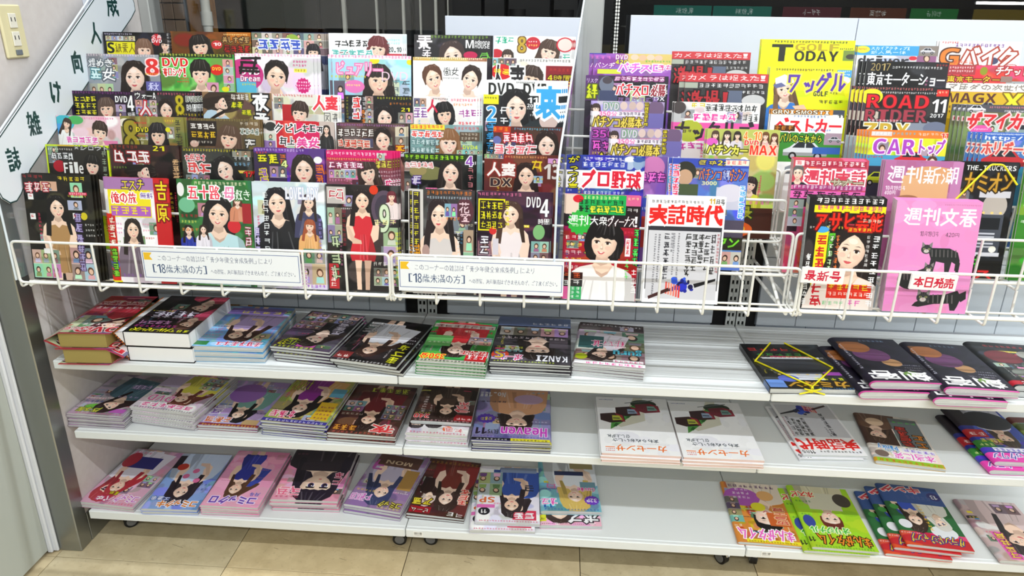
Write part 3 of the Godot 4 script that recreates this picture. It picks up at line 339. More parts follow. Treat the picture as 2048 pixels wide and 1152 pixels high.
	"S1j": ["dark samurai comic volume with white brush title", "1e1a2a;r 0 0 100 4 d850a0;T 6 8 88 26 f4f4f4 - 剣客;z 6 8 30 24 f4f4f4 - 1;e 30 26 12 8 6a9040;L 10 36 40 5 d8d0e0 - 時代;e 42 60 14 12 c89868;e 60 84 26 22 6a3a68;r 60 96 34 30 7a5030;e 74 108 22 18 a86838;n 6 44 26 3 c0c0d0;n 6 52 26 3 c0c0d0;v 90 40 5 80 c8c8d8;n 20 128 40 6 7898b0", .25, 0],
	"S2a": ["silver and pink cover with dark-haired woman", "a898a8;n 6 3 80 5 d85890;z 50 8 40 16 d8d040 507030 3;r 6 10 26 12 c060c0;e 66 26 16 9 70c040;b 44 30 34 2a1a1c 486878 lf 40;n 60 40 34 8 3858a0;n 10 60 40 8 b0a0d0;z 6 90 36 18 c8b8e0 605070 4", 1.0, 16],
	"S2b": ["white and pink cover with woman in yellow", "d8d0d8;n 4 2 90 4 302830;z 8 8 80 14 e05898 ffffff 6;T 50 26 40 20 e878b8 ffffff DVD;b 36 34 30 6a3428 d8d050 lf 20;d 40 40 24 6a3428 d8d050;n 64 54 32 6 9878c8;n 64 64 32 6 c8b0d8;n 4 60 24 8 b890c0;g 4 80 30 40 2 3;r 64 76 34 40 b8a8c8;n 8 124 80 8 d070a8", 1.0, 16],
	"S2c": ["lilac cover with woman in teal top", "b8a8d8;r 0 2 100 6 902838;n 4 2 90 5 f0d838;z 50 10 44 18 d86828 f0e8f8 3;r 6 8 26 14 c8a878;b 44 30 28 181418 78a8a0 mp 14;d 48 34 24 181418 78a8a0;z 76 34 22 30 8860b8 ffffff 2;n 4 40 24 5 605088;e 60 100 30 30 9868b8;n 8 120 40 6 d8b8c0", 1.0, 16],
	"S2d": ["yellow-violet cover with woman in purple", "b8b860>8a6a90;r 0 2 100 8 4038a0;n 6 3 88 6 f0f0f8;z 54 12 40 24 d83070 f8e8e8 3;b 58 36 34 181216 e0b070 lp 20;d 56 40 28 181216 8a2890;r 4 14 26 50 e0b828;n 6 18 22 5 802858;n 6 28 22 5 802858;n 6 38 22 5 802858;n 6 48 22 5 802858;r 4 80 22 26 60a8c8;z 64 90 32 40 d8d850 586020 5", 1.0, 16],
	"S2e": ["dark red cover with woman in maroon", "5a3430;n 4 2 90 6 d86050;T 6 8 36 20 e83840 f0e0d8 夜;z 60 8 36 16 e0a038 602010 3;b 50 32 30 2a1a18 702028 lf 10;d 50 38 26 2a1a18 702028;g 4 44 30 40 3 3;n 62 50 34 6 d8d0c0;g 66 60 30 30 2 2;z 10 118 60 16 c8d048 403818 5", 1.0, 16],
	"S2f": ["dark cover with woman in brown and number 240", "4a3430;n 4 2 90 6 d0a0a8;T 70 10 26 14 e83038 f0d8d8 240;r 0 6 30 20 a02028;n 2 10 26 8 f0e0e0;b 46 30 30 2a1a14 4a3830 mf 0;d 46 36 26 2a1a14 4a3830;z 6 34 26 40 d83038 f0e0e0 3;v 80 30 8 60 e8e0e0;n 70 26 26 5 e8e040", 1.0, 16],
	"S2f2": ["white and pink comic cover with orange spot", "e8e4ea;n 4 2 90 5 d04868;z 8 8 30 16 e08890 ffffff 2;e 34 18 8 9 e86838;b 58 34 24 2c2026 e8e8f0 mf 0;b 86 28 20 2c2026 d0c0c8 mf 0;z 8 34 26 16 d85068 f0f0f0 3;g 4 56 92 60 4 3", 1.0, 16],
	"S2g": ["violet cover with large purple title", "7a78b0>a8a0c8;r 0 2 50 6 e8e028;r 50 2 50 6 181820;n 4 3 44 4 201820;n 54 3 40 4 f0f0f0;n 2 10 96 4 5030a0;T 4 14 60 22 c038b8 f0d8f0 Heaven;M 80 16 16 16 201828 - 11;M 66 18 14 10 303038 - ELYS;b 44 44 34 2a1c1c d8a078 mf 0;s 84 56 13 5838b0;M 76 51 16 9 f0e838 - 全8軒;n 4 50 22 4 f0f0ff;n 60 100 36 6 383048;T 62 116 36 14 e8e8f0 - No.1!!;e 30 112 20 14 c8a8c8;n 8 130 20 6 78b8e0", 1.0, 16],
	"S2h": ["white car catalogue with orange title, beside empty shelf", "f6f6f8;M 16 7 78 14 f07020 - カーセンサー;n 12 23 40 2 d0d0d8;M 24 27 60 8 404850 - 変わらぬおいしさ;M 60 36 30 8 404850 - 召し上がれ;n 82 6 12 2 d05050;n 82 10 12 2 d05050;l 0 0;n 76 132 20 2 404888", .25, 0],
	"S2j": ["white cover with big red title, lying flat", "f6f6f8;n 6 7 66 5 404040;M 78 3 8 9 303030 - 11;M 86 4 12 8 303030 - 月号;T 3 13 94 28 e02420 f8f0f0 実話時代;r 4 45 92 90 d0d0d6;V 84 48 7 56 201c20 - 4;v 92 48 4 52 a04048;V 76 48 8 48 181818 - 5;V 68 48 8 44 181818 - 5;V 60 48 8 50 181818 - 5;V 24 48 8 64 202028 - 6;v 33 48 4 26 505058;w 54 118", .25, 0],
	"S2k": ["brown and rainbow lettered comic with hand drawing", "e8e0d8;r 0 2 100 10 d8a020;n 4 3 90 8 d07010 90d030;M 8 14 60 18 f060c8 ffffff 本当に笑;e 84 24 10 9 7a6860;T 56 36 30 12 4898e0 f0f0ff Pinky;n 4 36 46 8 8858d8 f0f0f8;r 50 50 50 91 4a3028;b 76 74 30 4a3020 6a4a38 mf 10;e 72 116 14 12 e8c8a8;r 4 50 44 84 70787a;z 6 52 18 40 e08828 302010 2;z 26 52 20 60 e03828 202020 4;n 6 120 40 8 58c050", 1.0, 16],
	"S2l": ["blue comic cover with pink title band", "3048a8;r 0 0 100 22 f048b8;M 16 6 78 16 4840b0 f8f0ff コミックワン;n 20 26 60 8 5848c8 f0f0ff;r 70 34 30 18 388838;n 72 38 26 8 e8f0a0;n 50 48 40 10 f0e838;r 66 60 34 20 b82028;n 68 64 30 10 f0e0e0;b 40 56 30 403020 c8c8d8 mf 0;e 40 106 40 26 282830;r 70 90 30 50 282028", 1.0, 16],
	"S3a": ["comic cover with red-haired woman in white blouse", "d8a8c0;n 4 3 60 5 e05878;T 4 8 40 18 c858c0 f4f0f8 コミック;T 46 8 30 12 f0f0f0 c03070 バゥ;z 46 22 16 10 d8d020 604010 2;b 70 30 38 b02c38 e8e4f0 al 20;d 60 40 28 b02c38 e8e4f0;r 30 90 50 30 303078;e 84 110 14 20 b03040;g 4 46 24 30 2 2;n 60 128 36 8 d06890", 1.0, 16],
	"S3b": ["sky blue comic cover with woman in floral robe", "88a8e0;T 6 5 70 16 e08028 f0f0ff コミックキ;z 60 20 34 10 f0f0ff 4058a0 3;b 50 36 42 282028 c8d8f0 am 0;d 50 40 30 282028 c8d8f0;e 36 70 6 6 e070a0;e 60 80 6 6 e070a0;e 48 94 6 6 e070a0;n 4 46 24 6 3848a0;n 4 58 22 6 506090;r 84 100 16 34 282028;e 78 104 10 9 c03828", 1.0, 16],
	"S3c": ["pink cover with woman in deep blue dress", "f0a8c8>e890b8;T 10 6 80 18 6838b0 f0e0f8 コミックロ;M 10 27 18 8 3858c0 - 月号;b 56 32 24 5a3a28 3848a8 lp 30;d 58 40 26 5a3a28 3038a0;n 20 70 16 3 c07090;n 20 90 16 3 c07090;n 76 60 16 3 c07090;r 6 120 14 14 d890a8", .25, 0],
	"S3d": ["pink comic cover with black-haired woman close up", "e8a0b8;n 60 6 36 6 d0486a;z 60 10 34 24 f06890 ffd8e0 2;b 42 34 56 241c2c 2c242c al 0;r 16 76 60 22 302830;z 6 40 14 36 b03058 f0c8d8 2;n 76 120 18 5 7a4058", 1.0, 16],
	"S3e": ["purple comic cover with woman in spectacles", "9878a8;n 4 3 40 6 e0d860;T 4 6 40 14 e0d860 504010 コミック;z 60 12 36 20 d060c0 f8e8f8 4;n 60 36 34 6 d8b848;b 52 32 38 38406a c0b8d0 al -10;d 50 38 30 38406a c0b8d0;r 4 50 24 50 b08848;r 10 104 80 30 5a3a30;M 24 110 50 10 d8c0a0 - MON;n 70 90 26 30 b050a0", 1.0, 16],
	"S3f": ["dark comic cover with woman and gold lettering", "4a2420;n 4 3 30 12 e0e0e0;r 60 4 36 14 a81828;M 62 6 32 9 f0e8e0 601010 ビーム;T 62 22 34 16 e0d038 402008 アソ;b 40 34 34 3a2824 8a2828 al 0;b 74 32 20 d8c8c0 301818 am 20;d 42 40 30 3a2824 7a3028;z 4 30 18 40 d83028 f0e0d0 3;n 4 128 90 8 a87830", 1.0, 16],
	"S3g": ["white comic cover with woman in sailor outfit", "e8e4f0;n 4 3 90 4 d04868;r 6 8 36 22 d83858;z 8 10 32 18 f4f4f8 d83858 2;e 86 26 9 9 202028;M 81 21 10 9 f8f8f8 - 11;r 70 34 28 8 e070b8;b 40 34 34 302428 3858b0 am 10;d 44 40 28 302428 3858b0;T 70 46 26 14 d86838 f0f0f8 SP;g 60 64 40 60 2 2;n 8 76 20 20 303040;r 4 124 60 14 8898b8", 1.0, 16],
	"S3h": ["turquoise comic cover with blonde woman in sportswear", "78b8c8;n 4 3 90 5 3058b0;M 74 8 20 10 2868b0 - 11;b 40 30 44 d8b860 e8ecf4 am 0;d 40 38 32 d8b860 e8ecf4;z 70 14 28 24 e858b8 ffffff 2;s 14 30 13 7038c0;M 5 25 18 10 f0f0ff - 32P;T 6 54 30 10 e04898 f0f0f8 Cuvie;r 4 60 26 20 7098a8;r 22 98 50 12 283058;n 70 60 26 14 e070b0;r 4 118 40 20 a89868", 1.0, 16],
	"S3h2": ["pink comic cover with long-haired woman's face", "f0b8cc;n 10 3 86 3 905868;T 4 8 50 24 f4f4f8 302830 ポプ;n 4 26 20 4 d8d040;b 66 32 40 3a2824 e8b8c8 ls 0;r 88 10 12 16 e0e028;n 90 14 9 6 302830;r 4 34 18 20 486858", 1.0, 16],
	"S3i": ["orange and pink gag comic cover", "d88838;T 6 8 88 24 f068c8 ffffff まんがタイム;r 0 2 84 7 f0e028;n 6 3 76 4 805010;b 40 56 44 141214 e8d8c8 uu 0;r 4 40 34 30 c86028;n 84 34 14 6 f0f0f0;z 4 44 26 40 c83838 f0d0a0 4;e 70 104 30 22 b058b8;n 56 100 30 7 f0e0f0;n 56 110 30 7 f8f0f8;n 56 120 24 7 f0e0f0;g 78 44 22 60 1 4;e 30 110 14 12 e8b070;n 10 128 80 8 5a3060;e 48 82 12 10 e8e030", 1.0, 16],
	"S3j": ["lime green gag comic cover with man in cap", "a8d828;n 6 2 88 4 40903a;T 4 8 80 22 f09028 302008 まんがタイム;T 30 32 60 14 48c038 f0f8d0 オリジナル;M 88 12 10 10 303018 - 11;b 50 64 34 6a2c20 d8d0b0 uu 0;r 24 84 52 40 d8d4c0;e 86 56 9 14 3848a0;n 70 100 26 5 387838;T 60 112 38 14 e03838 f0f8d0 ホスピ;n 80 70 16 4 387838;e 18 110 14 16 4a4038", .25, 0],
	"S3k": ["red and blue sports manga cover with players", "c82830;r 0 30 100 70 2c6a3a;e 50 14 54 12 c82830;T 8 8 80 18 f0c828 203890 グランドジャンプ;b 66 44 24 3a2820 3858c8 am 20;d 64 56 26 3a2820 3858c8;e 30 34 20 14 e8ecf0;b 26 52 22 d8d4cc e8e8e0 am -20;v 44 36 7 60 f0c030;e 84 46 10 10 e8e8f0;r 0 96 100 45 3a5898;z 20 106 40 12 5868a0 - 5;T 30 122 66 16 d83848 f0d8d8 キング;e 12 118 11 10 383878;M 6 112 12 10 f0f0f0 - 13;e 88 84 7 6 48a048", 1.0, 16],
	"S3l": ["pale cover with dark-haired woman and pink strip", "c8b0b0;r 60 4 20 60 e060b0;z 62 6 16 56 e8d040 a03070 4;b 44 40 44 2a1c1a d8c0c0 lf 20;n 4 4 50 8 d85098 f0e0e8;g 6 110 40 24 2 1", 1.0, 16],
	"S1l": ["dark comic cover with grey figures and red band", "2a2c30;e 30 60 24 20 5a6a60;e 66 90 26 22 7a3038;r 0 4 100 12 b02030;z 6 4 80 12 f0e8e8 401010 5;e 60 40 20 14 8a9088;n 8 24 60 6 d0d8c0;e 24 100 16 14 a8a8a0;n 8 124 70 8 c03840", 1.0, 16],
	"S2m": ["olive comic cover with pale figure", "8a8850;b 46 50 30 3a2a20 d0c8a8 am 10;T 8 6 80 18 5a3020 e8e0b0 コミック;n 8 110 80 10 403818;r 0 124 100 17 6a3028", 1.0, 16],
}

# cover, tier, left x, width, height, copies, shift per copy, set back
const RACK := [
	["A1", 5, -0.861, 0.185, 0.275, 2, 0.0040, 0.000],
	["A2", 5, -0.672, 0.218, 0.279, 2, -0.0040, 0.000],
	["A3", 5, -0.451, 0.196, 0.281, 3, 0.0040, 0.000],
	["A4", 5, -0.243, 0.198, 0.281, 3, 0.0040, 0.000],
	["A5", 5, -0.015, 0.203, 0.281, 2, 0.0040, 0.000],
	["A6", 5, 0.195, 0.204, 0.281, 3, 0.0040, 0.000],
	["B1", 4, -0.872, 0.200, 0.278, 1, 0.0040, 0.000],
	["B2", 4, -0.669, 0.198, 0.282, 1, 0.0040, 0.000],
	["B3", 4, -0.468, 0.205, 0.285, 3, 0.0080, 0.000],
	["B4", 4, -0.213, 0.204, 0.286, 2, -0.0120, 0.000],
	["B5", 4, -0.004, 0.184, 0.284, 2, 0.0040, 0.000],
	["B6", 4, 0.199, 0.204, 0.286, 2, 0.0040, 0.000],
	["C1", 3, -0.872, 0.166, 0.247, 1, 0.0040, 0.000],
	["C2", 3, -0.705, 0.164, 0.250, 3, 0.0060, 0.000],
	["C3", 3, -0.526, 0.177, 0.251, 1, 0.0040, 0.000],
	["C4", 3, -0.344, 0.167, 0.249, 2, 0.0040, 0.000],
	["C5", 3, -0.161, 0.170, 0.250, 2, -0.0040, 0.000],
	["C6", 3, 0.012, 0.158, 0.250, 3, 0.0060, 0.000],
	["C7", 3, 0.185, 0.191, 0.293, 4, 0.0050, 0.000],
	["D1", 2, -0.865, 0.163, 0.251, 1, 0.0040, 0.000],
	["D2", 2, -0.702, 0.160, 0.252, 2, 0.0040, 0.000],
	["D3", 2, -0.532, 0.181, 0.251, 2, 0.0040, 0.000],
	["D4", 2, -0.338, 0.170, 0.249, 3, -0.0060, 0.000],
	["D5", 2, -0.163, 0.170, 0.249, 2, 0.0040, 0.000],
	["D6", 2, 0.017, 0.170, 0.249, 2, 0.0040, 0.000],
	["D7", 2, 0.217, 0.167, 0.249, 2, 0.0030, 0.000],
	["E1", 1, -0.850, 0.156, 0.248, 1, 0.0040, 0.000],
	["E2", 1, -0.691, 0.170, 0.252, 2, 0.0030, 0.000],
	["E3", 1, -0.514, 0.169, 0.248, 2, 0.0030, 0.000],
	["E4", 1, -0.340, 0.169, 0.253, 2, 0.0030, 0.000],
	["E5", 1, -0.167, 0.157, 0.251, 4, 0.0050, 0.000],
	["E6", 1, 0.017, 0.165, 0.249, 2, 0.0040, 0.000],
	["E7", 1, 0.204, 0.173, 0.252, 2, 0.0030, 0.000],
	["F1", 0, -0.863, 0.166, 0.249, 3, 0.0050, 0.000],
	["F2", 0, -0.665, 0.151, 0.246, 2, -0.0060, 0.000],
	["F3", 0, -0.494, 0.174, 0.247, 1, 0.0030, 0.000],
	["F4", 0, -0.318, 0.167, 0.246, 2, 0.0030, 0.000],
	["F5", 0, -0.148, 0.167, 0.244, 2, 0.0030, 0.000],
	["F6", 0, 0.050, 0.141, 0.239, 2, -0.0100, 0.000],
	["F7", 0, 0.197, 0.165, 0.239, 2, 0.0040, 0.000],
	["F8", 0, 0.394, 0.165, 0.238, 2, -0.0030, 0.000],
	["F9", 0, 0.574, 0.169, 0.241, 2, -0.0030, 0.000],
	["G1", 5, 0.455, 0.202, 0.242, 2, -0.0110, 0.000],
	["G2", 5, 0.655, 0.198, 0.250, 2, 0.0020, 0.000],
	["G3", 4, 0.435, 0.203, 0.248, 2, 0.0030, 0.000],
	["G4", 4, 0.682, 0.202, 0.258, 2, -0.0140, 0.000],
	["G5", 3, 0.451, 0.174, 0.249, 2, -0.0030, 0.000],
	["G6", 3, 0.649, 0.204, 0.251, 2, -0.0040, 0.000],
	["G7", 2, 0.449, 0.171, 0.251, 1, -0.0030, 0.012],
	["G8", 2, 0.494, 0.167, 0.251, 2, -0.0030, 0.000],
	["G9", 2, 0.718, 0.167, 0.255, 2, -0.0040, 0.000],
	["G10", 1, 0.393, 0.174, 0.255, 2, 0.0040, 0.000],
	["G13", 1, 0.462, 0.161, 0.254, 1, 0.0020, 0.012],
	["G11", 1, 0.632, 0.171, 0.254, 2, -0.0080, 0.000],
	["H1", 5, 0.878, 0.232, 0.283, 2, -0.0020, 0.000],
	["H2", 4, 0.886, 0.197, 0.276, 2, -0.0030, 0.000],
	["H3", 3, 0.879, 0.172, 0.239, 2, -0.0030, 0.000],
	["I1", 5, 1.117, 0.197, 0.273, 2, -0.0030, 0.000],
	["I2", 4, 1.116, 0.195, 0.293, 3, -0.0080, 0.000],
	["I3", 3, 1.090, 0.197, 0.295, 4, -0.0080, 0.000],
	["I4", 2, 1.086, 0.175, 0.259, 5, -0.0050, 0.000],
	["J1", 5, 1.315, 0.199, 0.286, 2, -0.0040, 0.000],
	["J2", 4, 1.310, 0.190, 0.288, 2, -0.0030, 0.000],
	["J3", 3, 1.329, 0.175, 0.258, 4, -0.0080, 0.000],
	["J4", 2, 1.336, 0.167, 0.260, 4, -0.0080, 0.000],
	["K1", 1, 0.900, 0.164, 0.259, 6, 0.0006, 0.000],
	["K2", 1, 1.100, 0.168, 0.261, 3, -0.0020, 0.000],
	["K3", 1, 1.221, 0.166, 0.261, 3, 0.0040, 0.006],
	["L1", 0, 0.920, 0.163, 0.247, 6, 0.0006, 0.000],
	["L2", 0, 1.104, 0.178, 0.246, 6, 0.0006, 0.000],
	["L3", 1, 1.403, 0.150, 0.259, 2, -0.0030, 0.000],
]

# cover, shelf y, x, z, turn, width, depth, thickness, count, shift x, shift z, second cover, folded, wording, how many of the second
const PILES := [
	["S1c", 0.581, -0.448, 0.240, 0.037, 0.190, 0.262, 0.0147, 3, 0.000, 0.000, "", true, "", 0],
	["S1d", 0.581, -0.245, 0.238, -0.123, 0.163, 0.237, 0.0077, 5, 0.004, 0.002, "", true, "", 0],
	["S1e", 0.581, -0.066, 0.266, -0.167, 0.177, 0.262, 0.0097, 3, 0.008, -0.002, "", true, "", 0],
	["S1f", 0.581, 0.134, 0.269, -0.042, 0.174, 0.248, 0.0077, 5, 0.000, 0.000, "", true, "", 0],
	["S1g", 0.581, 0.323, 0.229, -0.008, 0.200, 0.285, 0.0067, 5, 0.000, 0.000, "", true, "", 0],
	["S1h", 0.581, 0.526, 0.238, -0.082, 0.175, 0.257, 0.0067, 5, 0.000, 0.000, "", true, "", 0],
	["S1i", 0.581, 0.989, 0.276, 0.065, 0.208, 0.247, 0.0137, 1, 0.000, 0.000, "", false, "", 0],
	["S1j", 0.581, 1.201, 0.271, 0.060, 0.173, 0.249, 0.0197, 2, -0.028, 0.012, "", true, "", 0],
	["S1j", 0.581, 1.369, 0.288, -0.008, 0.165, 0.252, 0.0197, 2, -0.030, 0.014, "", true, "dark samurai volume right of its twin pile", 0],
	["S2a", 0.365, -0.830, 0.253, -0.019, 0.159, 0.223, 0.0054, 7, 0.000, 0.000, "", true, "", 0],
	["S2b", 0.365, -0.643, 0.241, -0.119, 0.186, 0.217, 0.0066, 8, 0.000, 0.000, "", true, "", 0],
	["S2c", 0.365, -0.478, 0.227, -0.005, 0.166, 0.250, 0.0077, 2, 0.000, 0.000, "", true, "", 0],
	["S2d", 0.365, -0.286, 0.238, -0.064, 0.179, 0.256, 0.0072, 6, 0.000, 0.000, "", true, "", 0],
	["S2e", 0.365, -0.108, 0.242, -0.031, 0.183, 0.262, 0.0084, 3, 0.000, 0.000, "", true, "", 0],
	["S2f", 0.365, 0.090, 0.228, 0.002, 0.162, 0.205, 0.0122, 4, 0.000, 0.000, "S2f2", true, "", 3],
	["S2g", 0.365, 0.275, 0.245, 0.020, 0.203, 0.271, 0.0061, 5, 0.000, 0.000, "", true, "", 0],
	["S2h", 0.365, 0.606, 0.259, 0.008, 0.198, 0.284, 0.0084, 3, 0.000, 0.000, "", false, "", 0],
	["S2h", 0.365, 0.809, 0.261, 0.011, 0.199, 0.281, 0.0084, 3, 0.000, 0.000, "", false, "white car catalogue with orange title beside its twin pile", 0],
	["S2j", 0.365, 1.095, 0.214, 0.058, 0.164, 0.260, 0.0077, 2, -0.012, 0.008, "", true, "", 0],
	["S2k", 0.365, 1.296, 0.242, -0.135, 0.164, 0.242, 0.0097, 1, 0.000, 0.000, "", true, "", 0],
	["S2l", 0.365, 1.552, 0.225, 0.019, 0.150, 0.262, 0.0147, 2, -0.020, 0.018, "", true, "", 0],
	["S3a", 0.120, -0.827, 0.263, -0.069, 0.164, 0.262, 0.0097, 2, 0.000, 0.000, "", true, "", 0],
	["S3b", 0.120, -0.661, 0.268, 0.056, 0.155, 0.262, 0.0097, 2, 0.000, 0.000, "", true, "", 0],
	["S3c", 0.120, -0.489, 0.260, 0.019, 0.162, 0.262, 0.0082, 4, 0.000, 0.000, "", true, "", 0],
	["S3d", 0.120, -0.296, 0.229, 0.042, 0.188, 0.251, 0.0097, 4, 0.000, 0.000, "", true, "", 0],
	["S3e", 0.120, -0.083, 0.229, -0.140, 0.166, 0.262, 0.0097, 3, 0.000, 0.000, "", true, "", 0],
	["S3f", 0.120, 0.083, 0.231, -0.075, 0.162, 0.262, 0.0087, 2, 0.000, 0.000, "", true, "", 0],
	["S3g", 0.120, 0.266, 0.254, 0.050, 0.176, 0.254, 0.0117, 2, -0.016, 0.020, "", true, "", 0],
	["S3h", 0.120, 0.436, 0.206, 0.063, 0.168, 0.233, 0.0137, 2, 0.000, 0.000, "S3h2", true, "", 1],
	["S3i", 0.120, 0.965, 0.257, -0.023, 0.165, 0.262, 0.0097, 1, 0.000, 0.000, "", true, "", 0],
	["S3j", 0.120, 1.151, 0.273, -0.030, 0.168, 0.262, 0.0097, 2, -0.020, 0.004, "", true, "", 0],
	["S3k", 0.120, 1.400, 0.258, -0.084, 0.164, 0.262, 0.0097, 3, -0.030, 0.006, "", true, "", 0],
	["S3l", 0.120, 1.619, 0.279, -0.021, 0.168, 0.249, 0.0117, 1, 0.000, 0.000, "", true, "", 0],
	["S1l", 0.581, 1.550, 0.250, -0.02, 0.165, 0.245, 0.0160, 2, 0.000, 0.000, "", true, "", 0],
	["S2m", 0.365, 1.722, 0.245, 0.02, 0.165, 0.245, 0.0120, 2, 0.000, 0.000, "", true, "", 0],
]

const SIGN_LO := Vector2(-0.2040, 0.9950)
const SIGN_HI := Vector2(0.4702, 1.5271)
const SIGN_EDGE := [[-0.1035, 1.4971], [-0.0100, 1.4340], [0.4150, 1.1470], [0.4702, 1.1097], [0.4620, 1.0670], [0.4620, 1.0330], [0.4540, 1.0110], [0.4340, 0.9950], [0.4130, 0.9950], [0.3940, 1.0080], [0.3490, 1.0550], [-0.1230, 1.3550], [-0.1750, 1.3870], [-0.2030, 1.4090], [-0.2040, 1.4300], [-0.1635, 1.5271]]
const SIGN_CHARS := [["成", -0.0640, -0.1180, 1.4430, 1.3940], ["人", 0.0280, -0.0130, 1.3790, 1.3260], ["向", 0.1270, 0.0860, 1.3110, 1.2570], ["け", 0.2260, 0.1870, 1.2490, 1.1950], ["雑", 0.3240, 0.2840, 1.1850, 1.1290], ["誌", 0.4130, 0.3750, 1.1160, 1.0620]]
# ---------- printing: covers, notices and signs are drawn into images ----------
var im: Image
var K := 5.0
var ox := 0.0
var oy := 0.0
var rg := RandomNumberGenerator.new()
var fbold: RID
var freg: RID
var fonts_kept := []
var ts: TextServer
var strokes_cache := {}
var glyph_cache := {}

func hexc(s: String) -> Color:
	return Color.html(s)

func fill_polys(list: Array, c: Color) -> void:
	var lo := 100000.0
	var hi := -100000.0
	for p in list:
		for v in p:
			lo = minf(lo, v.y); hi = maxf(hi, v.y)
	var y0: int = maxi(0, int(ceil(lo - 0.5)))
	var y1: int = mini(im.get_height() - 1, int(floor(hi - 0.5)))
	if y1 < y0:
		return
	var rows := []
	rows.resize(y1 - y0 + 1)
	for i in rows.size():
		rows[i] = []
	for p in list:
		var n: int = p.size()
		for i in n:
			var a: Vector2 = p[i]
			var b: Vector2 = p[(i + 1) % n]
			if a.y == b.y:
				continue
			if a.y > b.y:
				var t := a; a = b; b = t
			var s: int = maxi(y0, int(ceil(a.y - 0.5)))
			var e: int = mini(y1, int(ceil(b.y - 0.5)) - 1)
			var k := (b.x - a.x) / (b.y - a.y)
			for y in range(s, e + 1):
				rows[y - y0].append(a.x + (y + 0.5 - a.y) * k)
	var wmax := im.get_width()
	for i in rows.size():
		var xs: Array = rows[i]
		if xs.size() < 2:
			continue
		xs.sort()
		for j in range(0, xs.size() - 1, 2):
			var xa: int = maxi(0, int(round(xs[j])))
			var xb: int = mini(wmax, int(round(xs[j + 1])))
			if xb > xa:
				im.fill_rect(Rect2i(xa, y0 + i, xb - xa, 1), c)

func up(pts: Array, t := Transform2D()) -> PackedVector2Array:
	var out := PackedVector2Array()
	for p in pts:
		var q: Vector2 = t * Vector2(p[0], p[1])
		out.append(Vector2(ox + q.x * K, oy + q.y * K))
	return out

func pg(pts: Array, c: Color, t := Transform2D()) -> void:
	fill_polys([up(pts, t)], c)

func ell(cx: float, cy: float, rx: float, ry: float, c: Color, t := Transform2D(), n := 22) -> void:
	var a := []
	for i in n:
		var f := TAU * i / n
		a.append([cx + rx * cos(f), cy + ry * sin(f)])
	pg(a, c, t)

func rct(x: float, y: float, w: float, h: float, c: Color) -> void:
	im.fill_rect(Rect2i(int(ox + x * K), int(oy + y * K), maxi(1, int(w * K)), maxi(1, int(h * K))), c)

func strokes_of(ch: String) -> Array:
	if strokes_cache.has(ch):
		return strokes_cache[ch]
	var out := []
	var src := ch
	var mark := 0
	var at := "ガギグゲゴザジズゼゾダヂヅデドバビブベボヴがぎぐげござじずぜぞだぢづでどばびぶべぼ".find(ch)
	if at >= 0 and not FONT.has(ch):
		src = "カキクケコサシスセソタチツテトハヒフヘホウかきくけこさしすせそたちつてとはひふへほ"[at]
		mark = 1
	at = "パピプペポ".find(ch)
	if at >= 0:
		src = "ハヒフヘホ"[at]
		mark = 2
	if FONT.has(src):
		for piece in (FONT[src] as String).split("|"):
			if piece.begins_with("@"):
				var w := piece.substr(1).split(" ")
				for s in strokes_of(w[0]):
					var r := PackedVector2Array()
					for p in s:
						r.append(Vector2((float(w[1]) + p.x * float(w[3])) / 100.0, (float(w[2]) + p.y * float(w[4])) / 100.0))
					out.append(r)
			else:
				for st in piece.split(","):
					var q := PackedVector2Array()
					for tk in st.strip_edges().split(" "):
						q.append(Vector2(0.04 + float(tk[0]) * 0.102, 0.04 + float(tk[1]) * 0.102))
					out.append(q)
		if mark > 0:
			for s in out:
				for i in s.size():
					s[i] = Vector2(s[i].x * 0.9, 0.08 + s[i].y * 0.92)
			if mark == 1:
				out.append(PackedVector2Array([Vector2(.76, .02), Vector2(.84, .18)]))
				out.append(PackedVector2Array([Vector2(.9, .0), Vector2(.98, .15)]))
			else:
				out.append(PackedVector2Array([Vector2(.86, .0), Vector2(.94, .08), Vector2(.86, .16), Vector2(.78, .08), Vector2(.86, .0)]))
	strokes_cache[ch] = out
	return out

func scrawl() -> Array:
	var out := []
	var n := rg.randi_range(2, 4)
	for i in n:
		var y := (i + rg.randf_range(.1, .6)) / n
		out.append(PackedVector2Array([Vector2(rg.randf_range(.02, .25), y), Vector2(rg.randf_range(.75, .98), y + rg.randf_range(-.04, .04))]))
	for i in rg.randi_range(1, 3):
		var x := rg.randf_range(.15, .85)
		out.append(PackedVector2Array([Vector2(x, rg.randf_range(0, .4)), Vector2(x + rg.randf_range(-.3, .3), rg.randf_range(.6, 1.0))]))
	return out

func ink(st: Array, x: float, y: float, w: float, h: float, wt: float, c: Color, shear := 0.0) -> void:
	for s in st:
		var q := PackedVector2Array()
		for p in s:
			q.append(Vector2(ox + (x + p.x * w + (1.0 - p.y) * h * shear) * K, oy + (y + p.y * h) * K))
		var list := Geometry2D.offset_polyline(q, wt * K * 0.5, Geometry2D.JOIN_MITER, Geometry2D.END_SQUARE if wt * K > 3.0 else Geometry2D.END_BUTT)
		if list.size() > 0:
			fill_polys(list, c)

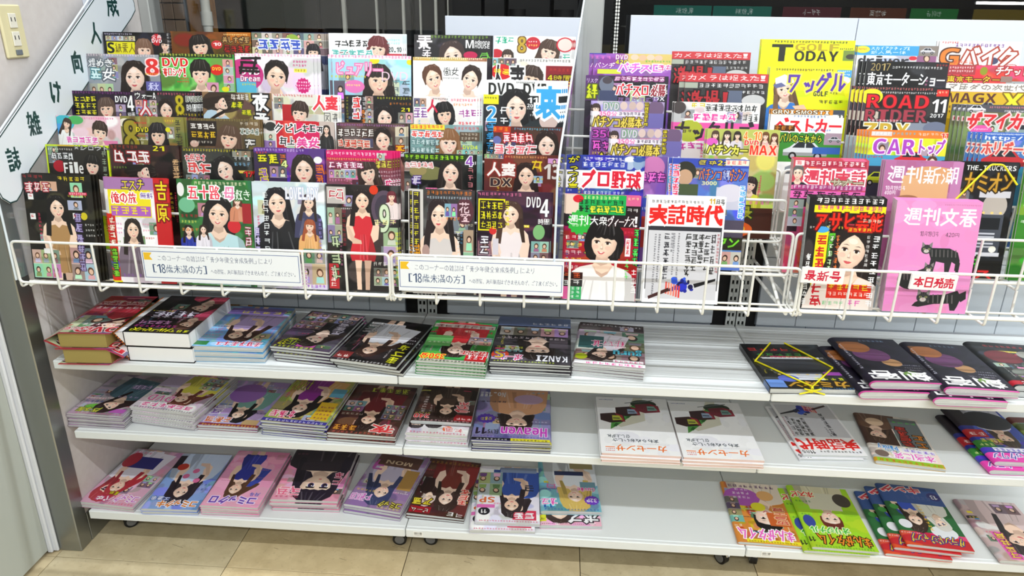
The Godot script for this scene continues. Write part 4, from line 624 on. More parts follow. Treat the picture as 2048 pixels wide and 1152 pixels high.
func latin(ch: String, x: float, y: float, w: float, h: float, c: Color, grow := 0.0, bold := true) -> void:
	var f := fbold if bold else freg
	var key := ch + str(bold)
	if not glyph_cache.has(key):
		var sz := Vector2i(96, 0)
		var g := ts.font_get_glyph_index(f, 96, ch.unicode_at(0), 0)
		ts.font_render_glyph(f, sz, g)
		var uv := ts.font_get_glyph_uv_rect(f, sz, g)
		var pic: Image = ts.font_get_texture_image(f, sz, ts.font_get_glyph_texture_idx(f, sz, g))
		glyph_cache[key] = [pic.get_region(Rect2i(uv)) if uv.size.x > 0 else null, ts.font_get_glyph_offset(f, sz, g).y]
	var got = glyph_cache[key]
	if got[0] == null:
		return
	var src: Image = got[0].duplicate()
	# cap height 70 of 96 maps on h
	var gh := src.get_height() * h / 70.0
	var gy: float = y + h + got[1] * h / 70.0
	var pw := int(maxf(2, w * 0.92 * K))
	var ph := int(maxf(2, gh * K))
	src.resize(pw, ph, Image.INTERPOLATE_BILINEAR)
	var bx := int(ox + x * K + w * 0.04 * K)
	var by := int(oy + gy * K)
	var gr := int(round(grow * K))
	for yy in ph:
		var start := -1
		for xx in pw + 1:
			var on := xx < pw and src.get_pixel(xx, yy).a > 0.5
			if on and start < 0:
				start = xx
			elif not on and start >= 0:
				im.fill_rect(Rect2i(bx + start - gr, by + yy - gr, xx - start + 2 * gr, 1 + 2 * gr), c)
				start = -1

func text(txt: String, x: float, y: float, w: float, h: float, c: String, o: String, weight: float, shear := 0.0, vertical := false) -> void:
	var n := txt.length()
	var narrow := 0.0
	for i in n:
		narrow += 0.62 if txt.unicode_at(i) < 256 else 1.0
	var px := x
	var py := y
	for pass_n in 2:
		if pass_n == 0 and o == "-":
			continue
		px = x
		py = y
		for i in n:
			var ch := txt[i]
			var ascii := txt.unicode_at(i) < 256 and ch != "×"
			var share := (0.62 if ascii else 1.0) / narrow
			var cw := w if vertical else w * share
			var chh := h * share if vertical else h
			var wt := minf(cw, chh) * weight
			var ow := minf(cw, chh) * 0.07 + 0.5
			var col := hexc(o if pass_n == 0 else c)
			if ascii:
				latin(ch, px, py, cw, chh, col, ow * 0.7 if pass_n == 0 else 0.0, weight > 0.08)
			else:
				var st := strokes_of(ch)
				if st.is_empty():
					rg.seed = hash(ch) + i
					st = scrawl()
				wt *= clampf(1.16 - st.size() * .032, .56, 1.0)
				var m := 0.07
				ink(st, px + cw * m, py + chh * m * .5, cw * (1 - 2 * m), chh * (1 - m), wt + (2.0 * ow if pass_n == 0 else 0.0), col, shear)
			if vertical:
				if ch == "ー":
					pass
				py += chh
			else:
				px += cw

func fine(x: float, y: float, w: float, h: float, c: String, back := "-", vertical := false) -> void:
	if back != "-":
		rct(x - 1, y - .6, w + 2, h + 1.2, hexc(back))
	var len := h if vertical else w
	var th := w if vertical else h
	var n := maxi(1, int(len / (th * 1.02)))
	var col := hexc(c)
	for i in n:
		var a := i * len / n
		var cw := len / n * 0.86
		var cx := x if vertical else x + a
		var cy := y + a if vertical else y
		var bw := w if vertical else cw
		var bh := cw if vertical else h
		var bar := maxf(0.42, th * 0.13)
		for k in rg.randi_range(2, 3):
			rct(cx + rg.randf_range(0, .15) * bw, cy + bh * (k + .1 + rg.randf_range(0, .2)) / 3.2, bw * rg.randf_range(.65, .85), bar, col)
		for k in rg.randi_range(1, 2):
			rct(cx + bw * rg.randf_range(.1, .8), cy + bh * rg.randf_range(0, .25), bar, bh * rg.randf_range(.55, .75), col)

func grid_of_photos(x: float, y: float, w: float, h: float, nx: int, ny: int) -> void:
	for j in ny:
		for i in nx:
			var cw := w / nx
			var ch := h / ny
			var px := x + i * cw
			var py := y + j * ch
			rct(px, py, cw, ch, Color.from_hsv(rg.randf(), rg.randf_range(.05, .35), rg.randf_range(.4, .85)))
			var s := minf(cw * .5, ch * .5)
			var t := Transform2D(rg.randf_range(-.4, .4), Vector2(px + cw * rg.randf_range(.4, .6), py + ch * .42))
			var hair := Color(.16, .11, .09).lerp(Color(.4, .26, .18), rg.randf())
			ell(0, 0, s * .5, s * .62, hair, t, 12)
			pg([[-s * .6, ch * .5], [-s * .5, s * .6], [s * .5, s * .6], [s * .6, ch * .5]], Color.from_hsv(rg.randf(), rg.randf_range(.05, .5), rg.randf_range(.5, .95)), Transform2D(0, t.origin))
			ell(0, s * .08, s * .34, s * .42, Color(.9, .75, .65), t, 12)
			rct(px, py + ch - .4, cw, .4, Color(.95, .93, .92))

func soften(f: float) -> void:
	var w := im.get_width()
	var h := im.get_height()
	im.resize(int(w / f), int(h / f), Image.INTERPOLATE_LANCZOS)
	im.resize(w, h, Image.INTERPOLATE_CUBIC)

func portrait(cx: float, cy: float, s: float, hair_s: String, cloth_s: String, style: String, tilt: float, full := false) -> void:
	var t := Transform2D(deg_to_rad(tilt), Vector2(cx, cy)).scaled_local(Vector2(s, s))
	var hair := hexc(hair_s)
	var cloth := hexc(cloth_s)
	var manga := style[0] == "a"
	var length := style[1] if manga else style[0]
	var fringe := "f" if manga else style[1]
	var skin := Color(.95, .81, .71).lerp(Color(.97, .86, .79), rg.randf()) if not manga else Color(.98, .87, .78)
	var shade := skin.darkened(.16).lerp(Color(.8, .5, .4), .12)
	var lit := skin.lightened(.35)
	var body := Transform2D(deg_to_rad(tilt * .35), Vector2(cx, cy)).scaled_local(Vector2(s, s))
	var look := rg.randf_range(-.075, .075)
	var smile := rg.randf_range(.0, 1.0)
	# hair behind
	var back := []
	if length == "l":
		back = [[-.28, -.64], [.28, -.64], [.5, -.42], [.58, -.1], [.6, .3], [.68, .8], [.76, 1.3], [.7, 1.62], [.5, 1.55], [.3, 1.66], [.0, 1.3], [-.3, 1.66], [-.52, 1.56], [-.74, 1.6], [-.78, 1.25], [-.68, .8], [-.6, .3], [-.58, -.1], [-.5, -.42]]
	elif length == "m":
		back = [[-.28, -.64], [.28, -.64], [.5, -.42], [.6, -.05], [.62, .35], [.68, .7], [.52, .95], [.36, .86], [-.36, .86], [-.52, .95], [-.68, .7], [-.62, .35], [-.6, -.05], [-.5, -.42]]
	elif length == "b":
		back = [[-.3, -.64], [.3, -.64], [.54, -.42], [.63, -.1], [.62, .2], [.5, .52], [.36, .6], [-.36, .6], [-.5, .52], [-.62, .2], [-.63, -.1], [-.54, -.42]]
	else:
		back = [[-.26, -.64], [.26, -.64], [.46, -.42], [.5, -.1], [.46, .16], [-.46, .16], [-.5, -.1], [-.46, -.42]]
	pg(back, hair, t)
	if length != "u":
		var ends := 1.4 if length == "l" else (.75 if length == "m" else .45)
		for k in 14:
			var hx := rg.randf_range(-.56, .56)
			var wv := rg.randf_range(-.1, .14) + hx * .25
			pg([[hx, -.35], [hx + .03, -.35], [hx + wv + .04, ends], [hx + wv, ends]], hair.lightened(.10) if k % 2 == 0 else hair.darkened(.3), t)
	# shoulders, arms, clothes
	if full:
		pg([[-.2, .5], [.2, .5], [.3, .68], [.72, .8], [.9, 1.0], [1.0, 1.5], [.92, 2.2], [.5, 2.5], [-.5, 2.5], [-.92, 2.2], [-1.0, 1.5], [-.9, 1.0], [-.72, .8], [-.3, .68]], skin, body)
		pg([[-.55, .95], [-.2, .88], [0, 1.06], [.2, .88], [.55, .95], [.62, 1.4], [.46, 1.95], [.66, 2.5], [.8, 3.1], [.7, 3.5], [-.7, 3.5], [-.8, 3.1], [-.66, 2.5], [-.46, 1.95], [-.62, 1.4]], cloth, body)
		pg([[.46, 1.95], [.66, 2.5], [.8, 3.1], [.7, 3.5], [.24, 3.5], [.36, 2.6]], cloth.darkened(.2), body)
		for k in 6:
			var fx := rg.randf_range(-.5, .4)
			pg([[fx * .6, 1.95], [fx * .6 + .03, 1.95], [fx + .08, 3.4], [fx, 3.4]], cloth.darkened(.16) if k % 2 == 0 else cloth.lightened(.18), body)
		pg([[-.5, 3.45], [-.08, 3.45], [-.14, 4.2], [-.12, 5.2], [-.4, 5.2], [-.44, 4.2]], skin, body)
		pg([[.06, 3.45], [.5, 3.45], [.4, 4.2], [.36, 5.2], [.1, 5.2], [.1, 4.2]], shade, body)
		pg([[-1.0, 1.5], [-.8, 1.5], [-.5, 2.15], [-.1, 2.3], [-.06, 2.5], [-.62, 2.5]], skin.lerp(shade, .5), body)
	else:
		pg([[-.2, .5], [.2, .5], [.3, .7], [.72, .82], [.95, 1.0], [1.12, 1.5], [1.2, 2.8], [-1.2, 2.8], [-1.12, 1.5], [-.95, 1.0], [-.72, .82], [-.3, .7]], skin, body)
		pg([[-.72, .82], [-.34, .74], [-.18, 1.0], [0, 1.12], [.18, 1.0], [.34, .74], [.72, .82], [.95, .98], [1.12, 1.5], [1.2, 2.8], [-1.2, 2.8], [-1.12, 1.5], [-.95, .98]], cloth, body)
		pg([[.72, .82], [.95, .98], [1.12, 1.5], [1.2, 2.8], [.75, 2.8], [.8, 1.6]], cloth.darkened(.16), body)
		for k in 6:
			var fx := rg.randf_range(-.9, .7)
			pg([[fx * .6, 1.25], [fx * .6 + .04, 1.22], [fx + .12, 2.6], [fx + .02, 2.6]], cloth.darkened(.12) if k % 2 == 0 else cloth.lightened(.2), body)
		pg([[-.3, .72], [-.18, 1.0], [0, 1.12], [.18, 1.0], [.3, .72], [.2, .9], [0, 1.0], [-.2, .9]], shade, body)
	pg([[-.19, .4], [.19, .4], [.2, .66], [0, .76], [-.2, .66]], shade, t)
	if length == "l":
		pg([[-.6, .2], [-.36, .2], [-.42, .8], [-.5, 1.5], [-.78, 1.46], [-.72, .9]], hair, t)
		pg([[.6, .2], [.4, .2], [.46, .8], [.6, 1.4], [.76, 1.4], [.7, .9]], hair.darkened(.2), t)
	# face, from shade to light
	var egg := [[-.36, -.32], [-.2, -.47], [.2, -.47], [.36, -.32], [.41, -.05], [.38, .18], [.28, .36], [.14, .49], [0, .53], [-.14, .49], [-.28, .36], [-.38, .18], [-.41, -.05]]
	pg(egg, shade.lerp(skin, .35), t)
	for k in 3:
		var f := .93 - .1 * k
		var inner := []
		for p in egg:
			inner.append([p[0] * f + look * .5 - .02 * k, p[1] * f - .012 * k])
		pg(inner, shade.lerp(skin, .6 + .2 * k), t)
	ell(-.2 + look, .17, .1, .07, skin.lerp(Color(.95, .5, .45), .2), t, 12)
	ell(.2 + look, .17, .1, .07, skin.lerp(Color(.95, .5, .45), .2), t, 12)
	ell(look, -.24, .14, .08, lit, t, 12)
	var ink_c := Color(.13, .09, .08)
	var e0 := look
	if manga:
		for sx in [-.18, .18]:
			ell(e0 + sx, .06, .1, .12, Color(.98, .98, .98), t, 14)
			ell(e0 + sx, .08, .078, .1, hair.lerp(Color(.3, .25, .6), .5), t, 14)
			ell(e0 + sx, .1, .042, .06, ink_c, t, 10)
			ell(e0 + sx - .03, .04, .02, .025, Color.WHITE, t, 8)
			pg([[e0 + sx - .12, .0], [e0 + sx + .12, .0], [e0 + sx + .1, -.06], [e0 + sx - .1, -.06]], ink_c, t)
		ell(e0, .36, .05, .02, Color(.8, .3, .3), t, 8)
	else:
		for sx in [-.175, .175]:
			ell(e0 + sx, -.005, .105, .06, shade, t, 12)
			ell(e0 + sx, .02, .085, .04, Color(.95, .93, .92), t, 12)
			ell(e0 + sx + look * .2, .018, .046, .046, Color(.17, .1, .08), t, 10)
			pg([[e0 + sx - .1, .005], [e0 + sx - .05, -.035], [e0 + sx + .05, -.035], [e0 + sx + .1, .005], [e0 + sx, -.01]], ink_c, t)
			pg([[e0 + sx - .1, -.105], [e0 + sx + .02, -.14], [e0 + sx + .11, -.11], [e0 + sx + .02, -.118]], hair.lerp(skin, .25), t)
		pg([[e0 - .045, .2], [e0 - .015, .04], [e0 + .02, .04], [e0 + .05, .2], [e0, .225]], shade.lerp(skin, .5), t)
		ell(e0 - .01, .16, .022, .05, lit, t, 8)
		ell(e0, .215, .05, .014, shade.darkened(.15), t, 10)
		var up_m := .012 + .03 * smile
		pg([[e0 - .125, .335 - up_m], [e0 - .04, .312], [e0, .32], [e0 + .04, .312], [e0 + .125, .335 - up_m], [e0 + .06, .375], [e0, .39], [e0 - .06, .375]], Color(.80, .34, .36), t)
		if smile > .55:
			pg([[e0 - .085, .332 - up_m * .4], [e0 + .085, .332 - up_m * .4], [e0, .358]], Color(.97, .92, .9), t)
		ell(e0, .425, .06, .016, shade.lerp(skin, .4), t, 8)
	# hair in front
	if fringe == "f":
		pg([[-.45, .16], [-.52, -.2], [-.46, -.44], [-.26, -.62], [0, -.67], [.26, -.62], [.46, -.44], [.52, -.2], [.45, .16], [.39, -.06], [.3, -.13], [.2, -.1], [.1, -.14], [0, -.11], [-.12, -.15], [-.22, -.1], [-.32, -.13], [-.39, -.04]], hair, t)
	elif fringe == "u":
		pg([[-.42, -.05], [-.47, -.36], [-.26, -.62], [.26, -.62], [.47, -.36], [.42, -.05], [.35, -.22], [.12, -.3], [-.1, -.32], [-.35, -.22]], hair, t)
	else:
		pg([[-.44, .2], [-.52, -.2], [-.46, -.44], [-.26, -.62], [0, -.67], [.26, -.62], [.46, -.44], [.52, -.2], [.45, .26], [.385, -.06], [.29, -.22], [.1, -.37], [-.04, -.42], [-.2, -.3], [-.33, -.14], [-.39, .04]], hair, t)
	var low := -.22 if fringe == "f" else -.5
	for k in 5:
		var hx := -.34 + .15 * k + rg.randf_range(-.03, .03)
		pg([[hx * .6, -.6], [hx * .6 + .05, -.6], [hx + .03, low - .1 * rg.randf()], [hx, low]], hair.lightened(.22 if k % 2 == 0 else .1), t)

func clutter(n: int) -> void:
	var cols := [Color(.95, .93, .92), Color(.93, .85, .2), Color(.85, .2, .35), Color(.9, .5, .7), Color(.3, .6, .8), Color(.2, .16, .2)]
	for i in n:
		var c: Color = cols[rg.randi_range(0, 5)]
		if rg.randf() < .3:
			grid_of_photos(rg.randf_range(0, 80), rg.randf_range(8, 120), rg.randf_range(12, 24), rg.randf_range(10, 20), 1, 1)
		elif rg.randf() < .5:
			fine(rg.randf_range(2, 70), rg.randf_range(20, 132), rg.randf_range(16, 40), rg.randf_range(2.2, 5), c.to_html(false), "-" if rg.randf() < .6 else cols[rg.randi_range(0, 5)].to_html(false))
		else:
			fine(rg.randf_range(2, 94), rg.randf_range(20, 80), rg.randf_range(2.5, 5), rg.randf_range(20, 50), c.to_html(false), "-", true)

func burst(cx: float, cy: float, r: float, c: Color) -> void:
	var a := []
	for i in 28:
		var q := r if i % 2 == 0 else r * .84
		a.append([cx + q * cos(TAU * i / 28), cy + q * sin(TAU * i / 28)])
	pg(a, c)

func car(cx: float, cy: float, w: float, c: Color) -> void:
	var t := Transform2D(0, Vector2(cx, cy)).scaled_local(Vector2(w, w))
	pg([[-.5, .12], [-.5, -.02], [-.36, -.08], [-.2, -.22], [.16, -.22], [.32, -.07], [.48, -.02], [.5, .12]], c, t)
	pg([[-.3, -.07], [-.18, -.19], [-.02, -.19], [-.02, -.07]], Color(.15, .17, .2), t)
	pg([[.01, -.07], [.01, -.19], [.13, -.19], [.25, -.07]], Color(.15, .17, .2), t)
	pg([[-.5, .04], [.5, .04], [.5, .12], [-.5, .12]], c.darkened(.3), t)
	ell(-.28, .12, .09, .09, Color(.08, .08, .08), t); ell(-.28, .12, .05, .05, Color(.7, .7, .72), t)
	ell(.29, .12, .09, .09, Color(.08, .08, .08), t); ell(.29, .12, .05, .05, Color(.7, .7, .72), t)
	ell(.45, .0, .04, .025, Color(.98, .96, .85), t, 10)

func cat(cx: float, cy: float, w: float, pose: int) -> void:
	var t := Transform2D(0, Vector2(cx, cy)).scaled_local(Vector2(w, w))
	var fur := Color(.16, .17, .17)
	var lt := Color(.52, .5, .5)
	var head := Vector2(-.38, -.26)
	if pose == 1:
		pg([[-.36, -.3], [-.1, -.3], [.2, -.3], [.42, -.2], [.5, .02], [.48, .3], [.4, .3], [.4, .12], [.3, .06], [.26, .38], [.16, .4], [.12, .1], [-.1, .06], [-.14, .36], [-.26, .36], [-.24, .0]], fur, t)
		pg([[.42, -.1], [.52, .1], [.5, .46], [.42, .5], [.44, .2]], fur, t)
	elif pose == 0:
		head = Vector2(.36, -.2)
		ell(-.1, .18, .42, .3, fur, t)
		pg([[.0, -.1], [.3, -.24], [.44, .0], [.36, .42], [.2, .44], [-.2, .46]], fur, t)
	else:
		head = Vector2(-.34, -.02)
		pg([[-.5, .1], [-.2, -.08], [.1, -.1], [.36, -.2], [.46, -.05], [.4, .16], [.36, .26], [.26, .26], [.22, .1], [-.1, .12], [-.42, .2], [-.56, .18]], fur, t)
		pg([[.36, -.1], [.54, -.2], [.56, -.02], [.46, .06]], fur, t)
	for i in 7:
		var f := (i - 3) * .1 + (.05 if pose == 1 else -.05)
		var yb := -.26 if pose == 1 else (-.02 if pose == 0 else -.1)
		pg([[f, yb], [f + .025, yb], [f + .05, yb + .2], [f + .02, yb + .2]], lt.darkened(.25), t)
	var h := Transform2D(0, t * head).scaled_local(Vector2(w, w))
	ell(0, 0, .14, .125, fur.lightened(.08), h)
	pg([[-.13, -.04], [-.13, -.2], [-.03, -.11]], lt, h)
	pg([[.13, -.04], [.13, -.2], [.03, -.11]], lt, h)
	ell(0, .05, .07, .05, Color(.8, .78, .76), h, 12)
	for sx in [-.06, .06]:
		ell(sx, -.01, .028, .024, Color(.75, .78, .5), h, 10)
		ell(sx, -.01, .01, .02, Color(.05, .05, .05), h, 8)
	ell(0, .035, .016, .01, Color(.75, .45, .45), h, 8)
	for sx in [-.05, 0.0, .05]:
		pg([[sx - .01, -.12], [sx + .01, -.12], [sx, -.05]], Color(.05, .05, .05), h)

func cover_art(spec: String, idn: int, busy: float, clutter_n: int) -> void:
	var ops := spec.split(";")
	var bgp := ops[0].split(">")
	if bgp.size() == 1:
		rct(0, 0, 100, 141.2, hexc(bgp[0]))
	else:
		for i in 47:
			rct(0, i * 3, 100, 3.4, hexc(bgp[0]).lerp(hexc(bgp[1]), i / 46.0))
	rg.seed = idn * 131 + 7
	var base := hexc(bgp[0])
	for i in 46:
		var c := base.lerp(Color.from_hsv(fposmod(base.h + rg.randf_range(-.06, .06), 1.0), clampf(base.s + rg.randf_range(-.15, .1), 0, 1), clampf(base.v + rg.randf_range(-.16, .14), 0, 1)), busy)
		ell(rg.randf_range(0, 100), rg.randf_range(0, 141), rg.randf_range(4, 18), rg.randf_range(4, 16), c, Transform2D(), 12)
	if busy > .5:
		soften(12.0)
		clutter(clutter_n)
	for i in range(1, ops.size() * 2):
		if i == ops.size():
			soften(2.6)
			continue
		var late := i > ops.size()
		if late:
			i -= ops.size()
		if "TMLIVznv".contains(ops[i][0]) != late:
			continue
		var a := ops[i].split(" ")
		rg.seed = idn * 977 + i * 31
		var f := []
		for k in a.size():
			f.append(a[k].to_float())
		match a[0]:
			"r": rct(f[1], f[2], f[3], f[4], hexc(a[5]))
			"e": ell(f[1], f[2], f[3], f[4], hexc(a[5]))
			"s": burst(f[1], f[2], f[3], hexc(a[4]))
			"b": portrait(f[1], f[2], f[3], a[4], a[5], a[6], f[7])
			"d": portrait(f[1], f[2], f[3], a[4], a[5], "lp", 0, true)
			"n": fine(f[1], f[2], f[3], f[4], a[5], a[6] if a.size() > 6 else "-")
			"v": fine(f[1], f[2], f[3], f[4], a[5], a[6] if a.size() > 6 else "-", true)
			"g": grid_of_photos(f[1], f[2], f[3], f[4], int(f[5]), int(f[6]))
			"T": text(a[7], f[1], f[2], f[3], f[4], a[5], a[6], .17)
			"M": text(a[7], f[1], f[2], f[3], f[4], a[5], a[6], .12)
			"L": text(a[7], f[1], f[2], f[3], f[4], a[5], a[6], .075)
			"I": text(a[7], f[1], f[2], f[3] * .93, f[4], a[5], a[6], .17, .18)
			"V", "z":
				if a[7].is_valid_int():
					var n := int(f[7])
					var vert: bool = f[4] > f[3] * 1.25 or (n > 1 and a[0] == "V")
					for p in 2:
						rg.seed = idn * 977 + i * 31
						for k in n:
							var st := scrawl()
							if p == 0 and a[6] == "-":
								continue
							var cw: float = f[3] if vert else f[3] / n
							var chh: float = f[4] / n if vert else f[4]
							var wt := minf(cw, chh) * .13
							ink(st, f[1] + (0.0 if vert else k * cw) + cw * .08, f[2] + (k * chh if vert else 0.0) + chh * .06, cw * .84, chh * .86, wt + (minf(cw, chh) * .13 + .6 if p == 0 else 0.0), hexc(a[6] if p == 0 else a[5]))
				else:
					text(a[7], f[1], f[2], f[3], f[4], a[5], a[6], .14, 0.0, true)
			"c": car(f[1], f[2], f[3], hexc(a[4]))
			"k": cat(f[1], f[2], f[3], int(f[4]))
			"p":
				portrait(f[1] - 4, f[2] + 6, 22, "7a5a40", "3a78c8", "lu", -12)
				pg([[f[1] - 15, f[2]], [f[1] - 16, f[2] - 7], [f[1] - 5, f[2] - 12], [f[1] + 5, f[2] - 8], [f[1] + 8, f[2] - 2], [f[1] - 2, f[2] - 1]], Color(.93, .93, .95))
				pg([[f[1] - 18, f[2] + 1], [f[1] - 8, f[2] - 2], [f[1] - 2, f[2] + 2], [f[1] - 14, f[2] + 5]], Color(.4, .42, .6))
				pg([[f[1] + 8, f[2] + 26], [f[1] + 22, f[2] + 24], [f[1] + 36, f[2] + 44], [f[1] + 30, f[2] + 48]], Color(.92, .76, .64))
			"w":
				for k in 26:
					var q := TAU * rg.randf()
					var rr := rg.randf_range(2, 15)
					ell(f[1] - 4 + rr * cos(q) * 1.1, f[2] + rr * sin(q) * .8, rg.randf_range(1.5, 5), rg.randf_range(1.5, 5), [Color(.12, .16, .6), Color(.16, .2, .78), Color(.1, .1, .3), Color(.2, .35, .85)][k % 4], Transform2D(), 9)
				for k in 6:
					rct(f[1] - 24 + k * 3.4, f[2] - 6 + k, 2.2, 16, Color(.86, .2, .2).lerp(Color(.95, .6, .5), rg.randf()))
				pg([[8, f[2] + 14], [34, f[2] + 2], [36, f[2] + 6], [9, f[2] + 18]], Color(.25, .12, .12))
				pg([[66, f[2] - 4], [94, f[2] - 12], [94, f[2] - 9], [68, f[2] + 1]], Color(.08, .08, .1))
			"u":
				rct(f[1] - 34, f[2] - 22, 66, 46, Color(.27, .29, .33))
				rct(f[1] - 30, f[2] - 18, 58, 14, Color(.1, .11, .13))
				for k in 5:
					rct(f[1] - 26, f[2] + k * 4, 50, 2.2, Color(.76, .78, .82))
				ell(f[1] - 26, f[2] + 20, 5, 4, Color(.95, .95, .9))
				ell(f[1] + 24, f[2] + 20, 5, 4, Color(.95, .95, .9))
				rct(f[1] - 36, f[2] + 24, 70, 5, Color(.82, .83, .86))
				for k in 6:
					ell(f[1] - 28 + k * 11, f[2] - 24, 2.2, 1.6, Color(.9, .8, .5), Transform2D(), 8)
			"l":
				pg([[34, 141], [36, 80], [70, 62], [78, 70], [60, 100], [46, 141]], Color(.84, .83, .76))
				pg([[26, 126], [40, 108], [74, 66], [84, 56], [82, 74], [44, 128]], Color(.3, .6, .25))
				for k in 5:
					pg([[32 + k * 10, 122 - k * 13], [36 + k * 10, 124 - k * 13], [44 + k * 9, 108 - k * 11], [40 + k * 9, 107 - k * 11]], Color(.12, .36, .12))
				ell(34, 124, 18, 11, Color(.13, .2, .12))
				ell(36, 118, 12, 7, Color(.2, .33, .18))
				for k in 3:
					var qx: float = [78, 56, 28][k]
					var qy: float = [84, 102, 112][k]
					pg([[qx - 14, qy + 8], [qx - 15, qy - 8], [qx + 6, qy - 12], [qx + 18, qy - 6], [qx + 18, qy + 10], [qx - 2, qy + 14]], Color(.2, .1, .1) if k < 2 else Color(.45, .12, .18))
					pg([[qx - 15, qy - 8], [qx - 10, qy - 7], [qx - 2, qy + 14], [qx - 12, qy + 8]], Color(.6, .14, .2))
					pg([[qx - 12, qy - 4], [qx + 2, qy - 6], [qx + 2, qy + 7], [qx - 8, qy + 7]], [Color(.72, .74, .25), Color(.55, .62, .72), Color(.45, .62, .58)][k])
					rct(qx - 8, qy - 1, 9, 2, Color(.12, .14, .2))
				pg([[20, 134], [60, 124], [60, 125.5], [20, 136]], Color(.45, .45, .47))

# ---------- materials ----------
var M := {}

func mat(c: Color, rough := 0.6, metal := 0.0, spec := 0.5) -> StandardMaterial3D:
	var m := StandardMaterial3D.new()
	m.albedo_color = c
	m.roughness = rough
	m.metallic = metal
	m.metallic_specular = spec
	return m

func grain(freq: float, lo: Color, hi: Color, seed_n: int, stretch := Vector3.ONE) -> NoiseTexture2D:
	var n := FastNoiseLite.new()
	n.seed = seed_n
	n.frequency = freq
	n.fractal_octaves = 5
	var t := NoiseTexture2D.new()
	t.width = 512
	t.height = 512
	t.seamless = true
	t.noise = n
	var g := Gradient.new()
	g.set_color(0, lo)
	g.set_color(1, hi)
	t.color_ramp = g
	return t

func page_texture(base: Color, line: Color, seed_n: int) -> ImageTexture:
	var p := Image.create(128, 64, false, Image.FORMAT_RGBA8)
	var r := RandomNumberGenerator.new()
	r.seed = seed_n
	p.fill(base)
	for y in 64:
		var k := r.randf()
		p.fill_rect(Rect2i(0, y, 128, 1), base.lerp(line, k * k * .8))
	for i in 40:
		p.fill_rect(Rect2i(r.randi_range(0, 110), r.randi_range(0, 63), r.randi_range(8, 50), 1), base.lerp(line, r.randf()))
	return ImageTexture.create_from_image(p)

func materials() -> void:
	M.wall = mat(Color.WHITE, .85)
	M.wall.albedo_texture = grain(.03, Color(.80, .775, .765), Color(.83, .81, .80), 3)
	M.wall.uv1_triplanar = true
	M.wall.uv1_world_triplanar = true
	M.wall.uv1_scale = Vector3(2, 2, 2)
	M.ceiling = mat(Color(.9, .9, .89), .9)
	M.store = mat(Color(.78, .78, .77), .9)
	M.steel = mat(Color(.60, .61, .60), .3, .85)
	M.door = mat(Color(.70, .72, .69), .55)
	M.gasket = mat(Color(.86, .87, .89), .6)
	M.shelf = mat(Color(.885, .90, .90), .42)
	M.panel = mat(Color(.80, .83, .86), .5)
	M.joint = mat(Color(.42, .45, .48), .8)
	M.post = mat(Color(.82, .84, .83), .4)
	M.black = mat(Color(.03, .03, .035), .7)
	M.wire = mat(Color(.93, .93, .91), .35)
	M.board = mat(Color(.85, .875, .92), .5)
	M.alu = mat(Color(.72, .73, .72), .4, .35)
	M.glass = mat(Color(.01, .01, .01, .04), .0)
	M.glass.transparency = BaseMaterial3D.TRANSPARENCY_ALPHA
	M.acrylic = mat(Color(.7, .75, .8, .07), .03)
	M.acrylic.transparency = BaseMaterial3D.TRANSPARENCY_ALPHA
	M.acrylic_edge = mat(Color(.86, .90, .93), .25)
	M.tyre = mat(Color(.05, .05, .05), .5)
	M.hub = mat(Color(.45, .45, .45), .5)
	M.chrome = mat(Color(.8, .8, .8), .2, 1.0)
	M.pages = mat(Color.WHITE, .9)
	M.pages.albedo_texture = page_texture(Color(.86, .87, .86), Color(.52, .54, .54), 5)
	M.pages_warm = mat(Color.WHITE, .9)
	M.pages_warm.albedo_texture = page_texture(Color(.88, .82, .78), Color(.80, .56, .54), 6)
	M.pages_gold = mat(Color(.62, .55, .30), .6)
	M.carton = mat(Color(.93, .93, .93), .7)
	M.carton_side = mat(Color(.80, .45, .18), .6)
	M.yellow = mat(Color(.93, .88, .08), .5)
	M.outlet = mat(Color(.87, .84, .68), .4)
	M.socket = mat(Color(.90, .89, .84), .4)
	M.floor_base = mat(Color(.24, .21, .17), .9)
	M.tiles = []
	for k in 3:
		var m := mat([Color(.95, .95, .95), Color(.98, .97, .95), Color(.93, .94, .95)][k], .32)
		var n := FastNoiseLite.new()
		n.seed = 40 + k
		n.frequency = .012
		n.fractal_octaves = 5
		n.domain_warp_enabled = true
		n.domain_warp_amplitude = 40
		var pic := n.get_image(512, 512)
		pic.resize(512, 96, Image.INTERPOLATE_BILINEAR)
		pic.resize(512, 512, Image.INTERPOLATE_CUBIC)
		var fin := FastNoiseLite.new()
		fin.seed = 90 + k
		fin.frequency = .05
		var spots := fin.get_image(512, 512)
		var r := RandomNumberGenerator.new()
		r.seed = 77 + k
		var outp := Image.create(512, 512, false, Image.FORMAT_RGBA8)
		for y in 512:
			for x in 512:
				var v: float = pic.get_pixel(x, y).r
				var d: float = spots.get_pixel(x, y).r
				var c := Color(.79, .715, .565).lerp(Color(.89, .82, .67), v)
				c = c.lerp(Color(.62, .54, .42), clampf((.28 - d) * 1.6, 0, .45))
				outp.set_pixel(x, y, c)
		for i in 14:
			var sx := r.randi_range(10, 480)
			var sy := r.randi_range(10, 490)
			for j in r.randi_range(6, 40):
				outp.set_pixel(clampi(sx + int(j * .3), 0, 511), clampi(sy + j, 0, 511), Color(.42, .37, .29))
		m.albedo_texture = ImageTexture.create_from_image(outp)
		M.tiles.append(m)

# ---------- meshes ----------
func surf() -> SurfaceTool:
	var st := SurfaceTool.new()
	st.begin(Mesh.PRIMITIVE_TRIANGLES)
	st.set_smooth_group(-1)
	return st

